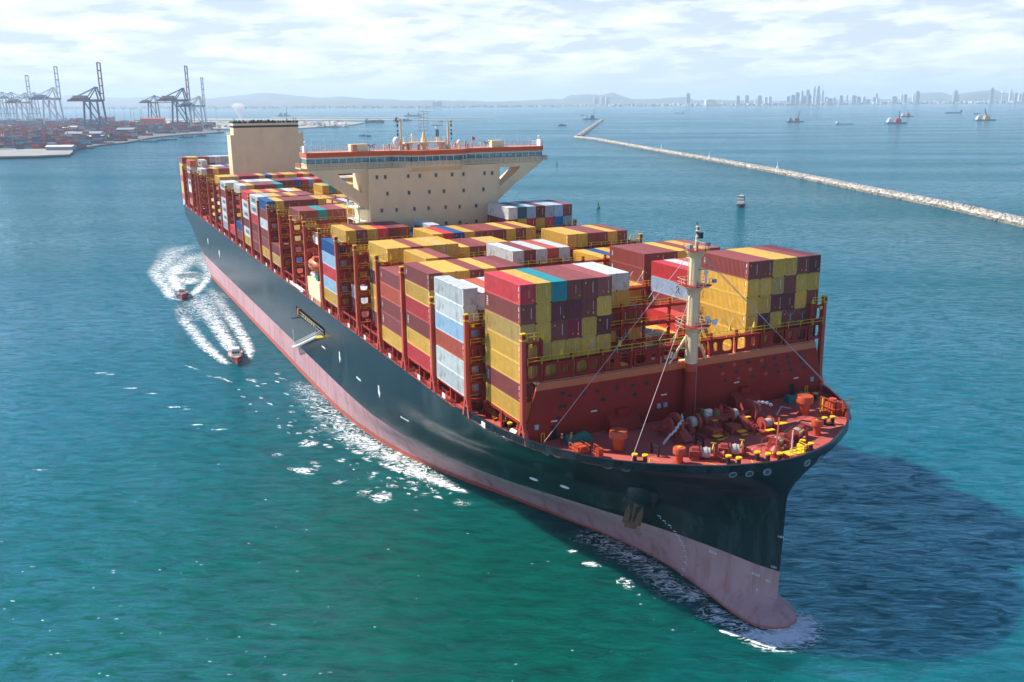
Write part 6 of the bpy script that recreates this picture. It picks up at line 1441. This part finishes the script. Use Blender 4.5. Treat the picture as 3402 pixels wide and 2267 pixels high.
quay_crane(118, 391, 309, 'b', 'crane_blue', 'crane_blue', 'blue quay crane with lowered boom between the two white cranes', False)
quay_crane(88, 416, 283, 'w', 'far_white', 'crane_red', 'white quay crane with red and white raised boom, leftmost of the raised ones')
quay_crane(182, 418, 258, 'w', 'far_white', 'crane_blue', 'white quay crane with tall raised boom, second raised one from the left')
quay_crane(322, 438, 248, 'b', 'crane_blue', 'crane_red', 'dark blue quay crane with raised boom and red girder standing alone')
quay_crane(516, 420, 316, 'b', 'crane_blue', 'crane_red', 'blue quay crane with lowered boom beside the tallest right-hand crane', False)
quay_crane(608, 428, 250, 'b', 'crane_blue', 'crane_red', 'tallest blue quay crane with raised boom nearest the cream funnel')
quay_crane(662, 432, 284, 'w', 'far_white', 'crane_blue', 'white quay crane with slim raised boom, rightmost at the quay end')

def yard():
    rg = random.Random(21); mb = MB(); names = ['paint_brown']*4+['paint_pinkish_brown','paint_red','paint_blue','paint_deep_teal','paint_teal','paint_orange_red','far_grey','paint_pale_grey','paint_dark_brown','paint_blue']
    ca, sa = math.cos(AX), math.sin(AX)
    def blk(x, y, n, tiers, step=12.6):
        for i in range(n):
            for t in range(rg.randint(max(1, tiers-2), tiers)):
                c = rg.choice(names); cx, cy = x+ca*i*step, y+sa*i*step; mb.use(c); z = 2.6+t*2.7
                P = [(cx+ca*a-sa*b2, cy+sa*a+ca*b2) for a, b2 in ((0,-1.25*2),(12.1,-1.25*2),(12.1,1.25*2),(0,1.25*2))]; mb.hexa([(p[0],p[1],z) for p in P], [(p[0],p[1],z+2.6) for p in P])
    v = 503.0
    while v > 408:
        umax = np.interp(v, [410,420,440,455,470,480,490,503], [300,680,600,470,350,285,262,225]); u = -60+rg.uniform(0,30)
        while u < umax:
            x, y = sea(u, v); d_ = dist((x, y)); n = rg.randint(2, 5); wpx = n*12.6/d_*FPX
            if u+wpx < umax+5 and rg.random() < .92: blk(*sea(u+wpx, v), n, rg.randint(3, 6))
            u += wpx+rg.uniform(2, 12)
        v -= max(2.2, (v-335)*.030)
    o = mb.build('container_yard'); tag(o, 'hazy yard of stacked red, blue and teal containers behind the quay', 'containers', kind='stuff')
yard()
def yard_things():
    rg = random.Random(5)
    for i, (u, v, w) in enumerate(((28,470,'at the left edge'),(66,466,'second from the left'),(105,478,'above the blue stacks'),(172,486,'nearest the shore'),(205,452,'behind the grey roof'),(248,446,'left of the lone blue crane'),(360,440,'right of the lone blue crane'),(400,436,'mid quay'),(430,438,'beside the lamp mast'),(465,432,'toward the right cranes'))):
        x, y = sea(u, v); d_ = dist((x, y)); h = 22; r = tag(empty('yard_gantry', (x, y, 2.6), AX), f'orange yard gantry over container stacks, {w}', 'gantry crane', 'orange gantries in the container yard')
        mb = M('crane_orange')
        for sx in (-12, 12):
            for sy in (-4, 4): mb.bar((sx,sy,0),(sx,sy,h),1.3)
            mb.bar((sx,-5,h),(sx,5,h),1.6); mb.bar((sx,-4,3),(sx,4,3),1.2)
        for sy in (-4, 4): mb.bar((-13,sy,h+.5),(13,sy,h+.5),1.8)
        part(mb, 'portal', r, smooth=False); part(M('far_white').box(-3,3,-3,3,h-2.6,h+.2), 'trolley', r, smooth=False)
    for u, v, w, d2, h, c1, c2, lb in ((285,462,75,26,9,'far_white','far_grey','long grey gabled warehouse at the middle of the port'),(318,470,60,22,6,'paint_brown','far_white','low white roofed shed in front of the long warehouse'),(300,478,46,10,4,'paint_blue','paint_blue','bright blue covered stack by the shore'),(214,440,26,16,8,'far_white','far_white','small white office block left of the warehouse'),(247,436,24,16,9,'far_white','far_white','white two-storey office behind the long warehouse'),(425,452,40,24,12,'crane_blue','far_grey','glassy blue harbour building near the moored barges'),(510,425,70,20,24,'boat_red','boat_red','big red stack block behind the right-hand cranes'),(355,421,50,22,26,'far_grey','paint_pinkish_brown','brownish warehouse behind the lone blue crane')):
        x, y = sea(u, v); r = tag(empty('warehouse', (x, y, 2.6), AX), lb, 'building'); part(M(c1).box(-w/2,w/2,-d2/2,d2/2,0,h), 'wall', r, smooth=False); part(M(c2).hexa([(-w/2-1,-d2/2-1,h),(w/2+1,-d2/2-1,h),(w/2+1,d2/2+1,h),(-w/2-1,d2/2+1,h)], [(-w/2-1,-1,h+d2*.16),(w/2+1,-1,h+d2*.16),(w/2+1,1,h+d2*.16),(-w/2-1,1,h+d2*.16)]), 'roof', r, smooth=False)
        for k in range(4): part(M('window_dark').box(-w*.42+k*w*.22,-w*.42+k*w*.22+w*.12,d2/2,d2/2+.1,h*.4,h*.7), 'window', r, smooth=False)
    # lamp masts
    for i, (u, v, tv) in enumerate(((230,485,410),(150,500,425),(46,500,440),(385,425,372),(417,425,372),(440,430,375),(470,424,376),(449,424,372),(476,430,376),(570,424,372),(690,424,371),(723,420,370),(370,420,371),(258,410,370),(345,462,400))):
        x, y = sea(u, v); h = (v-tv)*dist((x,y))/FPX; r = tag(empty('lamp_mast', (x, y, 2.5)), f'thin floodlight mast in the hazy port, {ORD[i]} listed from the shore side'.replace('listed from the shore side', 'of the row counted from the pier') , 'lamp mast', 'floodlight masts in the port'); part(M('far_grey').cyl((0,0,0),(0,0,h),.7,.4,6), 'pole', r); part(M('far_grey').cyl((0,0,h-1),(0,0,h+.6),1.8,1.8,8), 'lamp_ring', r)
    # trees on the shore bank
    def tree(u, v, h, lb):
        x, y = sea(u, v); r = tag(empty('tree', (x, y, 2.4)), lb, 'tree', 'trees along the harbour shore'); part(M('rust').cyl((0,0,0),(0,0,h*.5),h*.05,h*.03,7).bar((0,0,h*.35),(h*.15,0,h*.6),h*.03).bar((0,0,h*.35),(-h*.12,h*.1,h*.62),h*.03), 'trunk', r)
        mb = M('foliage')
        for _ in range(260):
            a, b2, c = rg.gauss(0,1), rg.gauss(0,1), rg.gauss(0,1); l = math.sqrt(a*a+b2*b2+c*c); k = rg.random()**.4*(.8+.4*math.sin(a*3+b2*2)); p = Vector((a/l*k*h*.42, b2/l*k*h*.42, h*.68+c/l*k*h*.30)); s_ = h*.055; e1 = Vector((rg.gauss(0,1),rg.gauss(0,1),rg.gauss(0,1))).normalized()*s_; e2 = Vector((rg.gauss(0,1),rg.gauss(0,1),rg.gauss(0,1))).normalized()*s_; mb.add([p-e1,p+e2,p+e1,p-e2], [(0,1,2,3)])
        part(mb, 'crown', r, smooth=False)
    for u, v, h, w in ((243,494,9,'leftmost by the pier'),(262,484,7,'right of the pier'),(278,482,7,'next to the blue cover'),(355,474,14,'largest clump, left side'),(372,472,15,'largest clump, middle'),(388,471,13,'largest clump, right side'),(408,468,10,'beside the harbour building'),(192,500,7,'in front of the stacks'),(552,447,13,'behind the moored barges'),(440,464,9,'left of the moored barges')): tree(u, v, h, f'small shore tree in the hazy port, {w}')
    # moored craft
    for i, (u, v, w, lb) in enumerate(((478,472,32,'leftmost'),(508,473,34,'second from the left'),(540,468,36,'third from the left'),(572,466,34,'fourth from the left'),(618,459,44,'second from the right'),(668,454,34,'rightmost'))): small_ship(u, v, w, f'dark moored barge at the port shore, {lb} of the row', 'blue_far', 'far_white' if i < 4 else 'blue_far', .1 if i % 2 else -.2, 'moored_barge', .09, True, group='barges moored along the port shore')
    small_ship(705, 440, 56, 'long dark tug and barge at the quay tip', 'blue_far', 'blue_far', .38, 'moored_barge', .05)
mat('crane_orange', (0.55, 0.10, 0.045), 0.6, 0.1)
yard_things()
def spit_heaps():
    rg = random.Random(9); mb = MB()
    for _ in range(420):
        v = rg.uniform(408, 430); u = rg.uniform(560, 1150 if v < 424 else 980); x, y = sea(u, v); w = rg.uniform(3, 14); h = rg.uniform(1, 5); mb.use(rg.choice(['sand','far_white','far_grey','foliage','rock_pale','far_grey'])); mb.hexa([(x-w,y-w,2.2),(x+w,y-w,2.2),(x+w,y+w,2.2),(x-w,y+w,2.2)], [(x-w*.4,y-w*.3,2.4+h),(x+w*.4,y-w*.4,2.4+h),(x+w*.4,y+w*.4,2.4+h),(x-w*.4,y+w*.4,2.4+h)])
    o = mb.build('rubble_heaps'); tag(o, 'heaps of rubble and sand spread over the long spit', 'rubble', kind='stuff')
spit_heaps()

# ------------------------------------------------------------------ far coast: hills, woodland, town and towers
def coast():
    # land behind the shoreline
    sh = [(-900,372),(0,364.5),(400,363),(800,362),(1300,360.5),(1700,357),(1900,355.5),(2400,353),(2760,350),(2850,347.5),(3402,344.5),(4300,338.5)]
    P = [sea(*p) for p in sh]; far = [(CAM[0]+(p[0]-CAM[0])*2.4, CAM[1]+(p[1]-CAM[1])*2.4) for p in P]
    mb = M('hill'); n = len(P); mb.add([(x,y,1.5) for x, y in P]+[(x,y,1.6) for x, y in far], [(i, i+1, n+i+1, n+i) for i in range(n-1)]); mb.add([(x,y,1.5) for x, y in P]+[(x,y,-2) for x, y in P], [(i, i+1, n+i+1, n+i) for i in range(n-1)])
    tag(mb.build('coast_ground'), kind='structure')
    def shore(u): return float(np.interp(u, [s[0] for s in sh], [s[1] for s in sh]))
    def at(u, k):  # a point k times as far as the shoreline in picture column u
        x, y = sea(u, shore(u)); return CAM[0]+(x-CAM[0])*k, CAM[1]+(y-CAM[1])*k, dist((x, y))*k
    rg = random.Random(4)
    def hills(name, prof, k, seed, amp):
        r2 = random.Random(seed); us = np.arange(-300, 3800, 14.0); ph = [r2.uniform(0, 6.28) for _ in range(6)]; rows = 5; vs = []
        mb = M('hill')
        for u in us:
            hp = float(np.interp(u, [a for a, _ in prof], [b2 for _, b2 in prof])); hp += amp*(math.sin(u*.021+ph[0])+.6*math.sin(u*.047+ph[1])+.4*math.sin(u*.11+ph[2])+.25*math.sin(u*.23+ph[3])); hp = max(.3, hp)
            for j in range(rows):
                x, y, d_ = at(u, k+j*.07); h = hp*d_/FPX*math.sin(PI*(j+.0)/(rows-1)*.5); vs.append((x, y, 1.0+h))
        m = len(us); mb.add(vs, [(i*rows+j, (i+1)*rows+j, (i+1)*rows+j+1, i*rows+j+1) for i in range(m-1) for j in range(rows-1)])
        o = mb.build(name, smooth=True); tag(o, kind='structure')
    hills('hills_far', [(-300,20),(100,26),(250,34),(340,26),(480,30),(560,30),(700,26),(800,34),(870,40),(950,36),(1060,26),(1120,30),(1200,22),(1350,18),(1500,14),(1700,12),(1870,16),(1890,30),(1960,32),(2000,28),(2030,38),(2060,26),(2100,12),(2280,22),(2310,10),(2700,6),(3020,8),(3060,24),(3120,28),(3160,18),(3220,26),(3290,30),(3330,22),(3800,18)], 1.35, 3, 1.2)
    hills('hills_near', [(-300,16),(300,20),(700,22),(900,20),(1200,17),(1500,12),(1800,6),(2400,4),(2800,3),(3150,6),(3200,20),(3260,26),(3320,18),(3402,8),(3800,6)], 1.12, 12, .8)
    # belt of trees and low buildings along the shore
    mb = MB(); tb = MB()
    for _ in range(2600):
        u = rg.uniform(-60, 3480); k = rg.uniform(1.0, 1.13); x, y, d_ = at(u, k); s = d_/FPX
        if rg.random() < .5:
            w = rg.uniform(2, 7)*s; h = rg.uniform(1.5, 6)*s*(1.3 if u < 1300 else 1); tb.use('foliage').hexa([(x-w,y-w,1),(x+w,y-w,1),(x+w,y+w,1),(x-w,y+w,1)], [(x-w*.5,y-w*.4,h),(x+w*.4,y-w*.5,h*.9),(x+w*.5,y+w*.5,h),(x-w*.4,y+w*.4,h*.8)])
        else:
            dens = .35 if u < 900 else 1
            if rg.random() > dens: continue
            w = rg.uniform(.8, 3.2)*s; h = rg.uniform(1.5, 6)*s*(1.4 if 1900 < u < 3402 else .9); mb.use(rg.choice(['far_white','far_white','far_grey','far_white','rock_pale'])).box(x-w,x+w,y-w,y+w,1,h)
    tag(tb.build('coastal_woodland'), 'dark belt of trees along the far shore', 'woodland', kind='stuff'); tag(mb.build('low_town'), 'countless low pale buildings spread along the far shore', 'town', kind='stuff')
    # towers, one by one
    z3 = lambda u: 2350+u/2.2367
    T_ = [(z3(u), (150-v)/2.2367*1.02, w/2.2367, c) for u, v, w, c in ((225,88,22,'g'),(290,86,24,'g'),(360,108,14,'w'),(385,88,26,'g'),(432,98,22,'w'),(462,95,22,'w'),(598,95,20,'b'),(632,86,26,'b'),(665,70,24,'b'),(700,62,12,'b'),(716,92,20,'g'),(740,55,20,'b'),(754,82,24,'b'),(787,33,18,'w'),(818,30,16,'b'),(850,57,16,'w'),(830,85,14,'w'),(806,92,12,'w'),(880,103,20,'b'),(905,110,36,'g'),(940,105,20,'w'),(990,95,20,'b'),(1035,92,8,'g'),(1085,97,32,'g'),(1120,105,26,'b'),(1160,105,22,'w'),(1190,122,28,'g'),(1254,84,12,'b'),(1235,110,20,'g'),(1265,115,20,'w'),(1385,105,30,'g'),(1440,92,12,'w'),(1465,92,20,'g'),(1530,95,18,'w'),(1555,72,26,'b'),(1836,72,26,'g'),(1850,98,20,'g'),(2105,58,18,'b'),(2245,70,14,'w'),(2285,88,12,'b'),(2315,95,16,'w'),(2340,88,18,'g'))]
    T_ += [(1800+265/1.469, 30, 15, 'w'), (1800+298/1.469, 29, 12, 'w'), (1800+322/1.469, 28, 14, 'w'), (1800+713/1.469, 38, 11, 'b'), (1800+822/1.469, 18, 32, 'w'), (1460, 18, 16, 'g')]
    T_.sort()
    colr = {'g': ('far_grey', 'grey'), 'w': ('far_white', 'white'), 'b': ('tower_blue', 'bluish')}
    n = len(T_)
    for i, (u, hp, wp, c) in enumerate(T_):
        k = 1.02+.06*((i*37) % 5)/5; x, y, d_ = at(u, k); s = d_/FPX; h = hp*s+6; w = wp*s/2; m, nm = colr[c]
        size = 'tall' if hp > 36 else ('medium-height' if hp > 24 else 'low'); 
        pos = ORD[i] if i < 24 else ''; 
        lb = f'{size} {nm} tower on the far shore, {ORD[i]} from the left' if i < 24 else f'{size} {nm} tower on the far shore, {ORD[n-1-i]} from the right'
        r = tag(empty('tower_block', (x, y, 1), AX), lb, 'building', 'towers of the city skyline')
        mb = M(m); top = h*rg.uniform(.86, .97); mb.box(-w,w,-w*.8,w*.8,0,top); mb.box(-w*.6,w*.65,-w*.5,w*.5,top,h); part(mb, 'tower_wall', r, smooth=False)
        mb = M('far_grey' if c == 'w' else 'tower_blue')
        for q in range(3): x0 = -w*.7+q*w*.55; mb.box(x0, x0+w*.22, w*.8, w*.8+1.0, h*.06, top*.94)
        if hp > 20: part(mb, 'window_strip', r, smooth=False)
    x, y, d_ = at(z3(2186), 1.05); s = d_/FPX; h = 42*s; r = tag(empty('television_tower', (x, y, 1)), 'slender white tower with a round pod near the right edge of the skyline', 'tower'); part(M('far_white').cyl((0,0,0),(0,0,h*.8),3.2*s*.8,1.5*s,12).cyl((0,0,h*.8),(0,0,h),.8*s,.3*s,8), 'shaft', r); part(M('far_white').lathe([(2*s,h*.62),(4.5*s,h*.68),(4.5*s,h*.74),(2*s,h*.80)], n=14), 'pod', r)
    x, y, d_ = at(1452, 1.03); s = d_/FPX; r = tag(empty('ski_jump_building', (x, y, 1), AX), 'white slanting ramp of a building on the far shore above the bridge roof', 'building'); part(M('far_white').bar((8*s,0,2*s),(-4*s,0,20*s),3*s,3*s), 'ramp', r, smooth=False); part(M('far_grey').box(-14*s,-2*s,-4*s,4*s,0,17*s), 'block', r, smooth=False)
coast()

# ------------------------------------------------------------------ exhaust smoke and the air itself
def volume_mat(name, col, dens):
    m = bpy.data.materials.new(name); m.use_nodes = True; t = m.node_tree; t.nodes.clear()
    v = N(t, 'ShaderNodeVolumePrincipled'); v.inputs['Color'].default_value = tuple(col)+(1,); v.inputs['Density'].default_value = dens; v.inputs['Anisotropy'].default_value = 0.1
    o = N(t, 'ShaderNodeOutputMaterial'); t.links.new(v.outputs[0], o.inputs['Volume']); MATS[name] = m; return m
volume_mat('smoke', (1.0, 1.0, 1.0), 0.28)
def smoke():
    mb = M('smoke'); n = 16; K = 9; vs = []
    for i in range(K):
        t = i/(K-1); r = .7+2.6*t**1.4 if t < .9 else 1.6; 
        for j in range(n): a = 2*PI*j/n; rr_ = r*(1+.14*math.sin(3*a+i*1.3)+.08*math.sin(5*a-i)); vs.append((rr_*math.cos(a)-.5*t, rr_*math.sin(a)-1.2*t*t, 7.5*t))
    mb.add(vs, [(i*n+j, i*n+(j+1)%n, (i+1)*n+(j+1)%n, (i+1)*n+j) for i in range(K-1) for j in range(n)]+[tuple(range(n))[::-1], tuple(range((K-1)*n, K*n))])
    p = ray(802, 398, 0, -306); o = mb.build('exhaust_smoke', smooth=True, loc=(-306, float(p[1]), 63.6)); tag(o, 'puff of white exhaust smoke rising from the cream funnel', 'smoke', kind='stuff')
smoke()
volume_mat('haze_air', (0.76, 0.89, 1.0), HAZE)
hz_o = M('haze_air').box(-46000,46000,-46000,46000,-3,420).build('haze'); tag(hz_o, kind='stuff')
